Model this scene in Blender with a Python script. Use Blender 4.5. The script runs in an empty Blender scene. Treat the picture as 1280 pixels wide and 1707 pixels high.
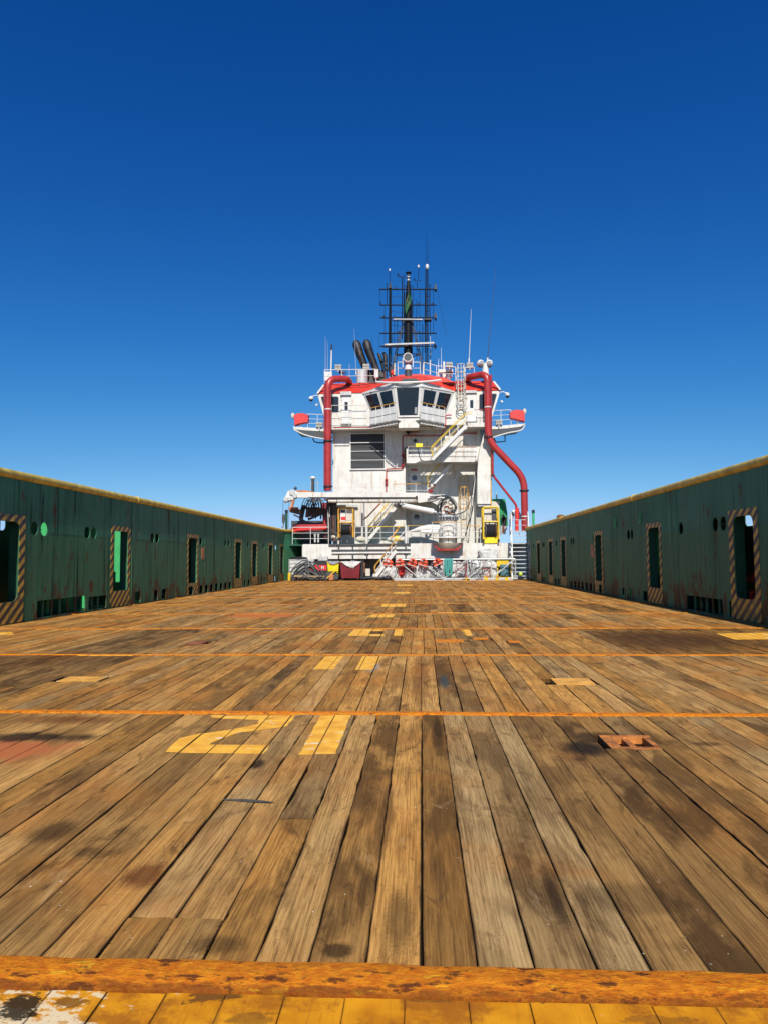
import bpy, bmesh, math, random
from mathutils import Vector, Matrix, noise as mnoise
from mathutils.geometry import tessellate_polygon
random.seed(7)
rad = math.radians
S = bpy.context.scene
COL = S.collection

# ------------------------------------------------------------------ camera
F = 1185.0
CAMPOS = Vector((0, 0, 1.45))
ROT = (Matrix.Rotation(rad(2.9), 3, 'Z') @ Matrix.Rotation(rad(93.8), 3, 'X') @ Matrix.Rotation(rad(-0.35), 3, 'Z'))
cd = bpy.data.cameras.new('camera'); cam = bpy.data.objects.new('camera', cd); COL.objects.link(cam)
cam.location = CAMPOS; cam.rotation_euler = ROT.to_euler()
cd.sensor_fit = 'VERTICAL'; cd.sensor_height = 36; cd.lens = 36 * F / 1707
cd.clip_start = 0.05; cd.clip_end = 6000
S.camera = cam

# ------------------------------------------------------------------ world, sun, exposure
SUN_EL, SUN_OFF = 42, 4        # sun behind the camera, slightly to its right
w = bpy.data.worlds.new('World'); S.world = w; w.use_nodes = True
nt = w.node_tree; nt.nodes.clear()
sky = nt.nodes.new('ShaderNodeTexSky'); sky.sky_type = 'NISHITA'; sky.sun_disc = False
sky.sun_elevation = rad(SUN_EL); sky.sun_rotation = rad(180 - SUN_OFF)
sky.altitude = 0; sky.air_density = 1.0; sky.dust_density = 0.2; sky.ozone_density = 4.0
bg = nt.nodes.new('ShaderNodeBackground'); bg.inputs['Strength'].default_value = 0.11
wo = nt.nodes.new('ShaderNodeOutputWorld')
tc = nt.nodes.new('ShaderNodeTexCoord'); sx_ = nt.nodes.new('ShaderNodeSeparateXYZ'); cb_ = nt.nodes.new('ShaderNodeCombineXYZ')
mr_ = nt.nodes.new('ShaderNodeMapRange'); mr_.inputs[1].default_value = -.05; mr_.inputs[2].default_value = 1; mr_.inputs[3].default_value = .075; mr_.inputs[4].default_value = 1
nt.links.new(tc.outputs['Generated'], sx_.inputs[0]); nt.links.new(sx_.outputs[0], cb_.inputs[0]); nt.links.new(sx_.outputs[1], cb_.inputs[1])
nt.links.new(sx_.outputs[2], mr_.inputs[0]); nt.links.new(mr_.outputs[0], cb_.inputs[2]); nt.links.new(cb_.outputs[0], sky.inputs[0])
SKY_K = 0.11
sc_ = nt.nodes.new('ShaderNodeSeparateColor'); cc_ = nt.nodes.new('ShaderNodeCombineColor')
nt.links.new(sky.outputs[0], sc_.inputs[0])
for i_, (ref, out_, pw) in enumerate(((.323, .31, 3.15), (.534, .56, 1.73), (.803, .90, 1.2))):      # deep polarised blue, channel by channel
    p_ = nt.nodes.new('ShaderNodeMath'); p_.operation = 'POWER'; p_.inputs[1].default_value = pw
    m_ = nt.nodes.new('ShaderNodeMath'); m_.operation = 'MULTIPLY'; m_.inputs[1].default_value = out_/SKY_K*(SKY_K/ref)**pw
    n_ = nt.nodes.new('ShaderNodeMath'); n_.operation = 'MINIMUM'
    nt.links.new(sc_.outputs[i_], p_.inputs[0]); nt.links.new(p_.outputs[0], m_.inputs[0]); nt.links.new(m_.outputs[0], n_.inputs[0])
    nt.links.new(sc_.outputs[i_], n_.inputs[1]); nt.links.new(n_.outputs[0], cc_.inputs[i_])
nt.links.new(cc_.outputs[0], bg.inputs[0]); nt.links.new(bg.outputs[0], wo.inputs[0])
sd = bpy.data.lights.new('sun', 'SUN'); sd.energy = 4.6; sd.angle = rad(0.5); sd.color = (1.0, 0.95, 0.87)
sun = bpy.data.objects.new('sun', sd); COL.objects.link(sun)
_a = rad(SUN_OFF); _e = rad(SUN_EL)
SUNDIR = Vector((math.sin(_a) * math.cos(_e), -math.cos(_a) * math.cos(_e), math.sin(_e)))
sun.rotation_euler = SUNDIR.to_track_quat('Z', 'Y').to_euler()
S.view_settings.view_transform = 'Standard'; S.view_settings.look = 'None'
S.view_settings.exposure = 0.22; S.view_settings.gamma = 1.0; S.view_settings.use_curve_mapping = False

# ------------------------------------------------------------------ measuring from the photograph
def ray(px, py): return ROT @ Vector(((px - 640) / F, -(py - 853.5) / F, -1))
def P(px, py, Y): d = ray(px, py); return CAMPOS + d * (Y / d.y)
def G(px, py, z=0): d = ray(px, py); return CAMPOS + d * ((z - CAMPOS.z) / d.z)
def proj(p):
    q = ROT.transposed() @ (Vector(p) - CAMPOS)
    return (640 - F * q.x / q.z, 853.5 + F * q.y / q.z) if q.z < -0.01 else None
def M_(Y): return Y / F          # metres per photo pixel at distance Y

# ------------------------------------------------------------------ materials
class NT:
    def __init__(s, name):
        s.m = bpy.data.materials.new(name); s.m.use_nodes = True
        s.t = s.m.node_tree; s.b = s.t.nodes['Principled BSDF']
    def n(s, typ, **kw):
        o = s.t.nodes.new(typ)
        for k, v in kw.items(): setattr(o, k, v)
        return o
    def l(s, a, b): s.t.links.new(a, b)
    def val(s, sock, v):
        if hasattr(v, 'is_linked') or isinstance(v, bpy.types.NodeSocket): s.l(v, sock)
        else: sock.default_value = v
    def math(s, op, a, b=None, c=None, clamp=False):
        o = s.n('ShaderNodeMath', operation=op, use_clamp=clamp); s.val(o.inputs[0], a)
        if b is not None: s.val(o.inputs[1], b)
        if c is not None: s.val(o.inputs[2], c)
        return o.outputs[0]
    def pos(s): return s.n('ShaderNodeNewGeometry').outputs['Position']
    def mapv(s, v, scale, off=None):
        o = s.n('ShaderNodeVectorMath', operation='MULTIPLY_ADD'); s.l(v, o.inputs[0]); o.inputs[1].default_value = scale
        if off is not None: s.l(off, o.inputs[2])
        return o.outputs[0]
    def noise(s, v, scale=1, detail=4, rough=.55, dist=0):
        o = s.n('ShaderNodeTexNoise'); s.l(v, o.inputs['Vector']); o.inputs['Scale'].default_value = scale
        o.inputs['Detail'].default_value = detail; o.inputs['Roughness'].default_value = rough; o.inputs['Distortion'].default_value = dist
        return o.outputs['Fac']
    def step(s, f, a, b, lo=0., hi=1.):
        o = s.n('ShaderNodeMapRange', interpolation_type='SMOOTHSTEP'); s.l(f, o.inputs[0])
        o.inputs[1].default_value = a; o.inputs[2].default_value = b; o.inputs[3].default_value = lo; o.inputs[4].default_value = hi
        return o.outputs[0]
    def mix(s, f, a, b, blend='MIX'):
        o = s.n('ShaderNodeMix', data_type='RGBA', blend_type=blend); s.val(o.inputs[0], f)
        for i, c in ((6, a), (7, b)):
            if isinstance(c, tuple): o.inputs[i].default_value = (*c[:3], 1)
            else: s.l(c, o.inputs[i])
        return o.outputs[2]
    def bump(s, h, strength=.3, dist=.01):
        o = s.n('ShaderNodeBump'); s.l(h, o.inputs['Height']); o.inputs['Strength'].default_value = strength
        o.inputs['Distance'].default_value = dist; s.l(o.outputs[0], s.b.inputs['Normal'])
    def attr(s, name): return s.n('ShaderNodeAttribute', attribute_name=name).outputs['Fac']
    def done(s, col, rough=.6, metal=0., spec=.5):
        if isinstance(col, tuple): s.b.inputs['Base Color'].default_value = (*col, 1)
        else: s.l(col, s.b.inputs['Base Color'])
        s.val(s.b.inputs['Roughness'], rough); s.b.inputs['Metallic'].default_value = metal
        s.b.inputs['Specular IOR Level'].default_value = spec
        return s.m

def paint(name, col, rough=.5, var=.12, rust=0., streak=0., scale=1., metal=0., rustcol=(.22, .07, .02), dirt=(.10, .08, .06), bump=.1):
    k = NT(name); p = k.pos()
    a = k.noise(p, 1.7 * scale, 5); f = k.noise(p, 14 * scale, 4)
    v = k.math('ADD', k.math('MULTIPLY', a, .7), k.math('MULTIPLY', f, .3))
    dk = tuple(max(0, c * (1 - var * 2.2)) for c in col); lt = tuple(min(1, c * (1 + var)) for c in col)
    c = k.mix(k.step(v, .3, .7), dk, lt)
    if streak:
        sv = k.noise(k.mapv(p, (5.5, 5.5, .35)), 1, 5, .6)
        c = k.mix(k.math('MULTIPLY', k.step(sv, .52, .72), streak), c, dirt)
    if rust:
        rv = k.noise(k.mapv(p, (3.5, 3.5, .8)), 1.2 * scale, 6, .65)
        c = k.mix(k.math('MULTIPLY', k.step(rv, .60 if rust < .6 else .55, .70), rust), c, rustcol)
    if bump: k.bump(f, bump, .01)
    return k.done(c, rough, metal)

def plain(name, col, rough=.6, metal=0., spec=.5):
    k = NT(name); f = k.noise(k.pos(), 9, 3)
    return k.done(k.mix(f, tuple(c * .8 for c in col), tuple(min(1, c * 1.2) for c in col)), rough, metal, spec)

DK, RD, PR = (.026, .015, .008), (.12, .038, .012), (.42, .13, .045)
SMUDGE = [(88,1388,50,24,DK,.7), (242,1458,34,24,RD,.8), (150,1420,30,10,DK,.5), (430,1274,14,10,DK,.9), (640,1375,16,60,DK,.55), (365,1575,60,20,DK,.6), (560,1585,30,14,DK,.8), (730,1225,12,40,DK,.75),
          (665,1535,28,60,DK,.6), (925,1500,16,60,DK,.75), (975,1247,42,14,(.02,.015,.01),.92), (1000,1230,60,10,DK,.8), (1180,1240,30,4,DK,.6), (1060,1500,120,26,DK,.4), (22,1252,92,24,PR,.95), (60,1229,110,9,(.02,.014,.01),.9), (700,1140,16,50,RD,.5), (740,1135,10,14,(.05,.06,.06),.9),
          (440,1026,66,5,(.50,.15,.04),.9), (110,1200,120,8,RD,.6), (1120,1068,150,16,(.06,.028,.012),.75), (620,1112,14,10,(.25,.27,.27),.6), (330,1072,22,5,RD,.8), (95,1100,150,12,DK,.35)]
def make_wood(painted=False):
    k = NT('painted_wood' if painted else 'deck_wood'); p = k.pos()
    rnd, edge, dark, grey = k.attr('rnd'), k.attr('edge'), k.attr('dark'), k.attr('grey')
    off = k.n('ShaderNodeCombineXYZ'); k.l(k.math('MULTIPLY', rnd, 31.7), off.inputs[0]); k.l(k.math('MULTIPLY', rnd, 17.3), off.inputs[1])
    k.l(k.math('MULTIPLY', rnd, 53.1), off.inputs[2])
    o = off.outputs[0]
    g1 = k.noise(k.mapv(p, (85, 2.6, 1), o), 1, 8, .74, .5)
    g2 = k.noise(k.mapv(p, (10, .7, 1), o), 1, 5, .6, 1.1)
    # growth rings: bands over a strongly stretched, warped coordinate
    wv = k.n('ShaderNodeTexWave', wave_type='RINGS', bands_direction='X' if False else 'X') if False else k.n('ShaderNodeTexWave', wave_type='BANDS', bands_direction='X')
    k.l(k.mapv(p, (1, .055, 1), o), wv.inputs['Vector']); wv.inputs['Scale'].default_value = 17
    wv.inputs['Distortion'].default_value = 9; wv.inputs['Detail'].default_value = 3; wv.inputs['Detail Scale'].default_value = 1.6
    ring = wv.outputs['Fac']
    blot = k.noise(p, 1.3, 6, .62)
    blot2 = k.noise(k.mapv(p, (3.2, 1.0, 1), o), 1, 6, .6, .6)
    fine = k.noise(p, 60, 3, .6)
    gsum = k.math('ADD', k.math('MULTIPLY', g1, .62), k.math('ADD', k.math('MULTIPLY', g2, .34), k.math('MULTIPLY', ring, .055)))
    c = k.mix(k.step(gsum, .33, .66), (.190, .084, .019), (.66, .335, .082))
    gc = k.mix(k.step(gsum, .33, .64), (.155, .092, .036), (.49, .32, .135))
    # per board: weathered silver or bare brown
    gm_ = k.math('ADD', grey, k.step(k.noise(k.mapv(p, (2, .5, 1), o), 1, 4), .5, .75, 0, .3), clamp=True)
    c = k.mix(gm_, c, gc)
    br = k.step(k.math('FRACT', k.math('MULTIPLY', rnd, 7.77)), 0, 1, .78, 1.15)
    bc = k.n('ShaderNodeCombineColor')
    for i in range(3): k.l(br, bc.inputs[i])
    c = k.mix(1., c, bc.outputs[0], 'MULTIPLY')
    # orange rust wash
    sy = k.n('ShaderNodeSeparateXYZ'); k.l(p, sy.inputs[0])
    far = k.step(sy.outputs[1], 5, 16, .5, .95)
    c = k.mix(k.math('MULTIPLY', k.step(k.noise(p, .8, 5, .6, .4), .46, .68), far), c, (.44, .165, .03))
    st_ = k.noise(k.mapv(p, (7, 2.2, 1), o), 1, 8, .75, 1.2)
    c = k.mix(k.math('MULTIPLY', k.step(st_, .56, .64), .55), c, (.10, .05, .018))
    c = k.mix(k.math('MULTIPLY', k.step(fine, .62, .72), .5), c, (.07, .04, .02))
    # dark oil and damp
    dm = k.math('MULTIPLY', k.step(blot2, .45, .60), k.math('ADD', k.math('MULTIPLY', dark, .62), .32), clamp=True)
    c = k.mix(dm, c, (.060, .032, .012))
    c = k.mix(k.math('MULTIPLY', dark, .62), c, (.085, .044, .016))
    c = k.mix(k.math('MULTIPLY', k.step(k.noise(k.mapv(p, (2.2, .8, 1)), 1.2, 7, .68, .8), .55, .68), .62), c, (.055, .027, .010))
    c = k.mix(k.math('MULTIPLY', k.step(k.noise(k.mapv(p, (3.5, 1.6, 1), o), 1, 6, .7, 1.5), .60, .74), .28), c, (.60, .40, .20))
    # fine cracks along the grain
    cr = k.noise(k.mapv(p, (95, 2.6, 1), o), 1, 4, .7, .5)
    crk = k.step(cr, .63, .70)
    c = k.mix(k.math('MULTIPLY', crk, .8), c, (.035, .02, .012))
    # worn dirty edges
    ed = k.math('MULTIPLY', k.step(k.math('ADD', edge, k.math('MULTIPLY', k.math('SUBTRACT', k.noise(k.mapv(p, (14, 5, 1)), 1, 4), .5), 1.5)), .72, 1.35), .7)
    c = k.mix(ed, c, (.035, .022, .013))
    for cx, cy, rx, ry, col_, am in SMUDGE:
        a_, b_ = G(cx-rx, cy), G(cx+rx, cy); n0, n1 = G(cx, cy+ry), G(cx, cy-ry)
        vm = k.n('ShaderNodeVectorMath', operation='SUBTRACT'); k.l(p, vm.inputs[0]); vm.inputs[1].default_value = ((a_.x+b_.x)/2, (n0.y+n1.y)/2, 0)
        vs = k.mapv(vm.outputs[0], (2/(b_.x-a_.x), 2/(n1.y-n0.y), 0)); ln = k.n('ShaderNodeVectorMath', operation='LENGTH'); k.l(vs, ln.inputs[0])
        dd = k.math('MULTIPLY_ADD', k.math('SUBTRACT', blot2, .5), 1.6, k.math('MULTIPLY_ADD', k.math('SUBTRACT', fine, .5), .7, ln.outputs['Value']))
        c = k.mix(k.step(dd, .45, 1.15, am, 0), c, col_)
    if painted:
        wear = k.noise(k.mapv(p, (3, 5, 1)), 1.7, 7, .7)
        pt = k.mix(k.step(k.noise(p, 5, 4), .3, .7), (.52, .185, .008), (.74, .315, .014))
        pt = k.mix(k.math('MULTIPLY', k.step(k.noise(p, 3.2, 8, .7), .47, .60), .8), pt, (.32, .10, .012))
        pt = k.mix(k.math('MULTIPLY', k.step(g1, .56, .68), .45), pt, (.20, .08, .015))
        left = k.n('ShaderNodeSeparateXYZ'); k.l(p, left.inputs[0])
        chip = k.math('ADD', wear, k.step(left.outputs[0], -1.35, -.55, .13, -.08))
        c2 = k.mix(k.step(chip, .60, .64), pt, (.72, .56, .33))
        c2 = k.mix(k.math('MULTIPLY', k.step(chip, .70, .73), .85), c2, c)
        for cx, cy, rx, ry, am in ((25,1688,40,26,.95), (120,1672,30,10,.7), (340,1660,55,12,.8), (420,1700,40,14,.5), (700,1668,60,5,.5), (905,1672,10,4,.8), (1100,1700,80,8,.45)):
            a_, b_ = G(cx-rx, cy), G(cx+rx, cy); n0, n1 = G(cx, cy+ry), G(cx, cy-ry)
            vm = k.n('ShaderNodeVectorMath', operation='SUBTRACT'); k.l(p, vm.inputs[0]); vm.inputs[1].default_value = ((a_.x+b_.x)/2, (n0.y+n1.y)/2, 0)
            vs = k.mapv(vm.outputs[0], (2/(b_.x-a_.x), 2/(n1.y-n0.y), 0)); ln = k.n('ShaderNodeVectorMath', operation='LENGTH'); k.l(vs, ln.inputs[0])
            dd = k.math('MULTIPLY_ADD', k.math('SUBTRACT', wear, .5), 6.0, ln.outputs['Value'])
            c2 = k.mix(k.step(dd, .7, 1.0, am, 0), c2, (.10, .045, .015) if cx > 50 else (.03, .022, .012))
        c = k.mix(k.math('MULTIPLY', ed, .7), c2, (.06, .03, .012))
    else:
        # flecks of old white and yellow paint, grit
        vo = k.n('ShaderNodeTexVoronoi', feature='F1'); k.l(p, vo.inputs['Vector']); vo.inputs['Scale'].default_value = 9
        spk = k.math('MULTIPLY', k.math('LESS_THAN', vo.outputs['Distance'], .045), k.step(k.noise(p, 1.1, 3), .5, .62))
        c = k.mix(spk, c, (.65, .6, .5))
    h = k.math('SUBTRACT', k.math('ADD', k.math('MULTIPLY', g1, 1.0), k.math('MULTIPLY', ring, .15)), k.math('MULTIPLY', crk, .9))
    k.bump(h, .55, .004)
    return k.done(c, k.step(g2, .3, .7, .7, .9), 0, .06)

def make_rustbar():
    k = NT('rusty_orange_bar'); p = k.pos()
    a = k.noise(k.mapv(p, (1.1, 2.6, 1)), 6.5, 9, .74); b = k.noise(p, 26, 5, .6); y = k.noise(k.mapv(p, (1, 2.5, 1)), 6.1, 6, .7, .6)
    c = k.mix(k.step(b, .3, .7), (.60, .150, .006), (.82, .275, .010))
    c = k.mix(k.step(y, .60, .66), c, (.88, .44, .02))
    c = k.mix(k.step(y, .72, .75), c, (.72, .68, .55))
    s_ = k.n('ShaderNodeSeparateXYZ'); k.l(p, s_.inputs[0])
    near = k.math('MULTIPLY', k.math('LESS_THAN', s_.outputs[1], 2.9), k.step(k.math('ADD', s_.outputs[1], k.math('MULTIPLY', k.math('SUBTRACT', a, .5), .24)), 2.45, 2.50, .7, 0))  # shaded lower lip of the nearest bar, painted in as a ragged dark band
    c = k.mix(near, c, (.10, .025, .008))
    c = k.mix(k.math('MULTIPLY', k.step(a, .54, .61), .9), c, (.10, .028, .008))
    c = k.mix(k.math('MULTIPLY', k.step(a, .68, .72), .9), c, (.025, .012, .01))
    k.bump(k.math('ADD', a, k.math('MULTIPLY', b, .5)), 1., .02)
    return k.done(c, .6, 0, .15)

def make_bulwark(name='green_bulwark', base=(.048, .190, .104)):
    k = NT(name); p = k.pos(); sx = k.n('ShaderNodeSeparateXYZ'); k.l(p, sx.inputs[0]); z = sx.outputs[2]
    rnd = k.attr('rnd')
    big = k.noise(k.mapv(p, (.5, .5, .9)), 1, 4)
    c = k.mix(k.step(big, .3, .7), tuple(v * .85 for v in base), tuple(v * 1.2 for v in base))
    c = k.mix(k.step(rnd, 0, 1, 0, .8), c, (.078, .215, .135))
    # repainted lower course, more olive
    c = k.mix(k.step(z, 2.15, 2.18, .65, 0), c, (.070, .185, .080))
    patch = k.noise(k.mapv(p, (.9, .9, .05)), 1, 1)
    rag = k.step(patch, .52, .62)                       # only some plates are badly streaked
    st = k.noise(k.mapv(p, (9, 9, .35)), 1, 6, .66, .3)
    c = k.mix(k.math('MULTIPLY', k.step(st, .53, .64), k.math('MULTIPLY_ADD', rag, .60, .22)), c, (.008, .020, .014))
    st3 = k.noise(k.mapv(p, (26, 26, 1.6)), 1, 5, .7)
    c = k.mix(k.math('MULTIPLY', k.step(st3, .60, .66), k.math('MULTIPLY_ADD', rag, .80, .14)), c, (.010, .012, .009))
    st2 = k.noise(k.mapv(p, (4.2, 4.2, .25)), 1, 5, .6)
    c = k.mix(k.math('MULTIPLY', k.step(st2, .54, .70), .26), c, (.13, .25, .15))
    rn = k.noise(k.mapv(p, (2.4, 2.4, 1.2)), 1, 7, .7)
    low = k.step(z, .25, 1.2, .13, 0)
    c = k.mix(k.math('MULTIPLY', k.step(k.math('ADD', rn, low), .57, .68), .85), c, (.11, .035, .012))
    k.bump(k.math('ADD', k.noise(k.mapv(p, (1.4, 1.4, .5)), 1, 2), k.math('MULTIPLY', k.noise(p, 30, 3), .06)), .35, .05)
    return k.done(c, k.step(st, .3, .7, .5, .7), 0, .12)

def make_hazard():
    k = NT('hazard_stripes'); p = k.pos(); s = k.n('ShaderNodeSeparateXYZ'); k.l(p, s.inputs[0])
    sg = k.math('SIGN', s.outputs[0])
    d = k.math('FRACT', k.math('ADD', k.math('MULTIPLY', k.math('ADD', s.outputs[2], k.math('MULTIPLY', k.math('MULTIPLY', s.outputs[1], sg), .8)), 3.7), 400))
    d = k.math('LESS_THAN', d, .5)
    wn = k.noise(k.mapv(p, (6, 6, 2.5)), 1, 6, .7)
    yl = k.mix(k.step(k.noise(p, 9, 4), .3, .7), (.45, .25, .03), (.74, .46, .045))
    c = k.mix(d, (.028, .024, .026), yl)
    c = k.mix(k.math('MULTIPLY', k.step(wn, .48, .66), .8), c, (.035, .075, .04))
    return k.done(c, .5)

def make_sea():
    k = NT('sea_water'); p = k.pos()
    k.bump(k.math('ADD', k.noise(k.mapv(p, (.25, .5, 1)), 1, 5), k.math('MULTIPLY', k.noise(p, 1.6, 4), .25)), .5, .5)
    return k.done((.012, .05, .075), .08)

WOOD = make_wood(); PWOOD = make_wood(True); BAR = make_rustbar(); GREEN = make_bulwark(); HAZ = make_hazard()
DKGREEN = paint('green_inside', (.012, .085, .045), .55, .15, .35, .2)
LTGREEN = paint('bright_green', (.05, .42, .14), .5, .1, .1)
CAPY = paint('yellow_rail_paint', (.66, .47, .07), .5, .2, .45, .0, 2.0, rustcol=(.22, .14, .04))
WHITE = paint('white_paint', (.66, .64, .58), .55, .06, .7, .5, rustcol=(.42, .22, .08), dirt=(.38, .30, .19))
WHITEC = paint('clean_white_paint', (.66, .645, .60), .45, .06, .3, .06, dirt=(.5, .45, .38))
CREAM = paint('rust_stained_white', (.66, .61, .50), .5, .12, .9, .6, rustcol=(.40, .20, .07), dirt=(.50, .38, .22))
GREYW = paint('grey_white_paint', (.50, .50, .48), .5, .1, .5, .3)
RED = paint('red_roof_paint', (.62, .045, .022), .45, .08, .1, .1, rustcol=(.3, .05, .02), dirt=(.35, .05, .03))
PIPE = paint('dark_red_pipe_paint', (.40, .032, .028), .32, .12, .2, .15, rustcol=(.15, .02, .01), dirt=(.22, .03, .025))
BRIGHTR = paint('bright_red', (.66, .035, .03), .5, .08)
YEL = paint('yellow_paint', (.74, .50, .02), .45, .12, .5, .0, rustcol=(.35, .15, .03))
YELB = paint('bright_yellow_paint', (.85, .66, .02), .4, .06)
ORYEL = paint('worn_orange_yellow', (.66, .34, .04), .5, .2, .8, .0, 2)
DECKY = paint('deck_mark_yellow', (.78, .37, .045), .6, .16, .9, .0, 3, rustcol=(.62, .52, .36))
PRIMER = paint('red_primer', (.33, .10, .035), .7, .25, .6, 0, 3, rustcol=(.05, .025, .015))
RUSTY = paint('rusted_steel', (.24, .085, .03), .8, .3, .7, .2, 2)
BROWN = paint('brown_rusty_machine', (.15, .06, .035), .6, .25, .6, .2)
ORANGE = paint('faded_orange', (.55, .20, .07), .6, .2, .4, .1)
MAROON = paint('maroon_plastic', (.20, .025, .035), .4, .12)
BLACK = plain('black_rubber', (.016, .016, .018), .55)
SOOT = paint('sooty_steel', (.06, .05, .04), .6, .4, .7, 0, rustcol=(.28, .20, .12))
MASTB = plain('mast_black_paint', (.008, .009, .011), .5, 0, .15)
DGREY = plain('dark_grey', (.055, .058, .062), .6)
SEAM = plain('deck_seam_dirt', (.012, .009, .006), .95, 0, .1)
GLASS = NT('window_glass').done((.012, .016, .022), .06, 0, .8)
ALU = plain('aluminium', (.50, .52, .50), .45, .15)
GALV = plain('galvanised_steel', (.48, .49, .48), .5, .2)
LAMPM = plain('floodlight_lens', (.45, .40, .30), .2, .2)
CLOTH = paint('white_sackcloth', (.60, .60, .57), .85, .16, .35, .0, 2.5, rustcol=(.38, .34, .30), bump=.6)
GREYCLOTH = paint('grey_sheet', (.30, .31, .34), .85, .15)
VEST = paint('orange_vest_fabric', (.72, .085, .03), .8, .12)
TEAL = plain('teal_rope', (.06, .30, .27), .9)
BLUEG = paint('blue_grey_drum', (.09, .20, .25), .5, .1)
TARP = paint('green_tarpaulin', (.012, .28, .085), .6, .2)
LOUV = plain('louver_dark', (.085, .086, .09), .6)
SKINT = paint('tan_hose', (.34, .24, .13), .8, .2)
SEA = make_sea()
NAVY = paint('hull_green', (.02, .11, .06), .5, .1, .4, .3)

# ------------------------------------------------------------------ objects
def tag(o, label=None, cat=None, group=None, kind=None):
    if label: o['label'] = label
    if cat: o['category'] = cat
    if group: o['group'] = group
    if kind: o['kind'] = kind
    return o
def thing(name, label, cat, loc, group=None):
    o = bpy.data.objects.new(name, None); COL.objects.link(o); o.location = loc; o.empty_display_size = .3
    return tag(o, label, cat, group)
def setting(name, loc=(0, 0, 0)):
    o = bpy.data.objects.new(name, None); COL.objects.link(o); o.location = loc
    return tag(o, kind='structure')
def wpos(o):
    v = Vector((0, 0, 0))
    while o: v = v + Vector(o.location); o = o.parent
    return v
class MB:
    def __init__(s): s.v = []; s.f = []
    def add(s, vs, fs):
        n = len(s.v); s.v += [tuple(v) for v in vs]; s.f += [tuple(i + n for i in f) for f in fs]; return s
    def box(s, a, b):
        x0, y0, z0 = [min(a[i], b[i]) for i in range(3)]; x1, y1, z1 = [max(a[i], b[i]) for i in range(3)]
        return s.add([(x0,y0,z0),(x1,y0,z0),(x1,y1,z0),(x0,y1,z0),(x0,y0,z1),(x1,y0,z1),(x1,y1,z1),(x0,y1,z1)],
                     [(0,3,2,1),(4,5,6,7),(0,1,5,4),(1,2,6,5),(2,3,7,6),(3,0,4,7)])
    def bar(s, p, q, w_, h=None, up=(0, 0, 1)):
        p, q = Vector(p), Vector(q); d = (q - p).normalized(); h = h or w_; up = Vector(up)
        if abs(d.dot(up)) > .98: up = Vector((0, 1, 0))
        a = d.cross(up).normalized() * w_ / 2; b = a.cross(d).normalized() * h / 2
        vs = [p - a - b, p + a - b, p + a + b, p - a + b, q - a - b, q + a - b, q + a + b, q - a + b]
        return s.add(vs, [(0,3,2,1),(4,5,6,7),(0,1,5,4),(1,2,6,5),(2,3,7,6),(3,0,4,7)])
    def tube(s, pts, r, n=8, cap=True):
        pts = [Vector(p) for p in pts]; N = len(pts); rs = r if isinstance(r, (list, tuple)) else [r] * N
        base = len(s.v); ref = None
        for i, p in enumerate(pts):
            d = ((pts[min(i+1, N-1)] - p).normalized() + (p - pts[max(i-1, 0)]).normalized())
            d = d.normalized() if d.length > 1e-6 else (pts[min(i+1, N-1)] - p).normalized()
            if ref is None:
                ref = Vector((0, 0, 1)) if abs(d.z) < .9 else Vector((0, 1, 0))
            a = (ref - d * ref.dot(d)).normalized(); b = d.cross(a); ref = a
            for j in range(n):
                t = 2 * math.pi * j / n; s.v.append(tuple(p + (a * math.cos(t) + b * math.sin(t)) * rs[i]))
        for i in range(N - 1):
            for j in range(n):
                k = (j + 1) % n; s.f.append((base+i*n+j, base+i*n+k, base+(i+1)*n+k, base+(i+1)*n+j))
        if cap:
            s.f.append(tuple(base + j for j in reversed(range(n)))); s.f.append(tuple(base + (N-1)*n + j for j in range(n)))
        return s
    def sphere(s, c, r, n=12, m=8, sq=(1, 1, 1)):
        c = Vector(c); pts = []
        base = len(s.v)
        s.v.append(tuple(c + Vector((0, 0, -r * sq[2]))))
        for i in range(1, m):
            t = -math.pi / 2 + math.pi * i / m
            for j in range(n):
                u = 2 * math.pi * j / n
                s.v.append(tuple(c + Vector((math.cos(t)*math.cos(u)*r*sq[0], math.cos(t)*math.sin(u)*r*sq[1], math.sin(t)*r*sq[2]))))
        s.v.append(tuple(c + Vector((0, 0, r * sq[2])))); top = len(s.v) - 1
        for j in range(n): s.f.append((base, base+1+(j+1) % n, base+1+j))
        for i in range(m - 2):
            for j in range(n):
                k = (j+1) % n; a = base+1+i*n; s.f.append((a+j, a+k, a+n+k, a+n+j))
        for j in range(n): s.f.append((base+1+(m-2)*n+j, base+1+(m-2)*n+(j+1) % n, top))
        return s
    def prism(s, poly, vec):      # poly: 3D loop, vec: extrusion
        vec = Vector(vec); n = len(poly); a = [Vector(p) for p in poly]
        return s.add(a + [p + vec for p in a], [tuple(range(n)), tuple(reversed(range(n, 2*n)))] + [(i, n+i, n+(i+1) % n, (i+1) % n) for i in range(n)])
    def loft(s, loops, close=True, caps=True):
        n = len(loops[0]); b = len(s.v)
        for lp in loops: s.v += [tuple(p) for p in lp]
        for i in range(len(loops) - 1):
            for j in range(n if close else n - 1):
                k = (j+1) % n; s.f.append((b+i*n+j, b+i*n+k, b+(i+1)*n+k, b+(i+1)*n+j))
        if caps and close:
            s.f.append(tuple(b+j for j in reversed(range(n)))); s.f.append(tuple(b+(len(loops)-1)*n+j for j in range(n)))
        return s
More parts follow.
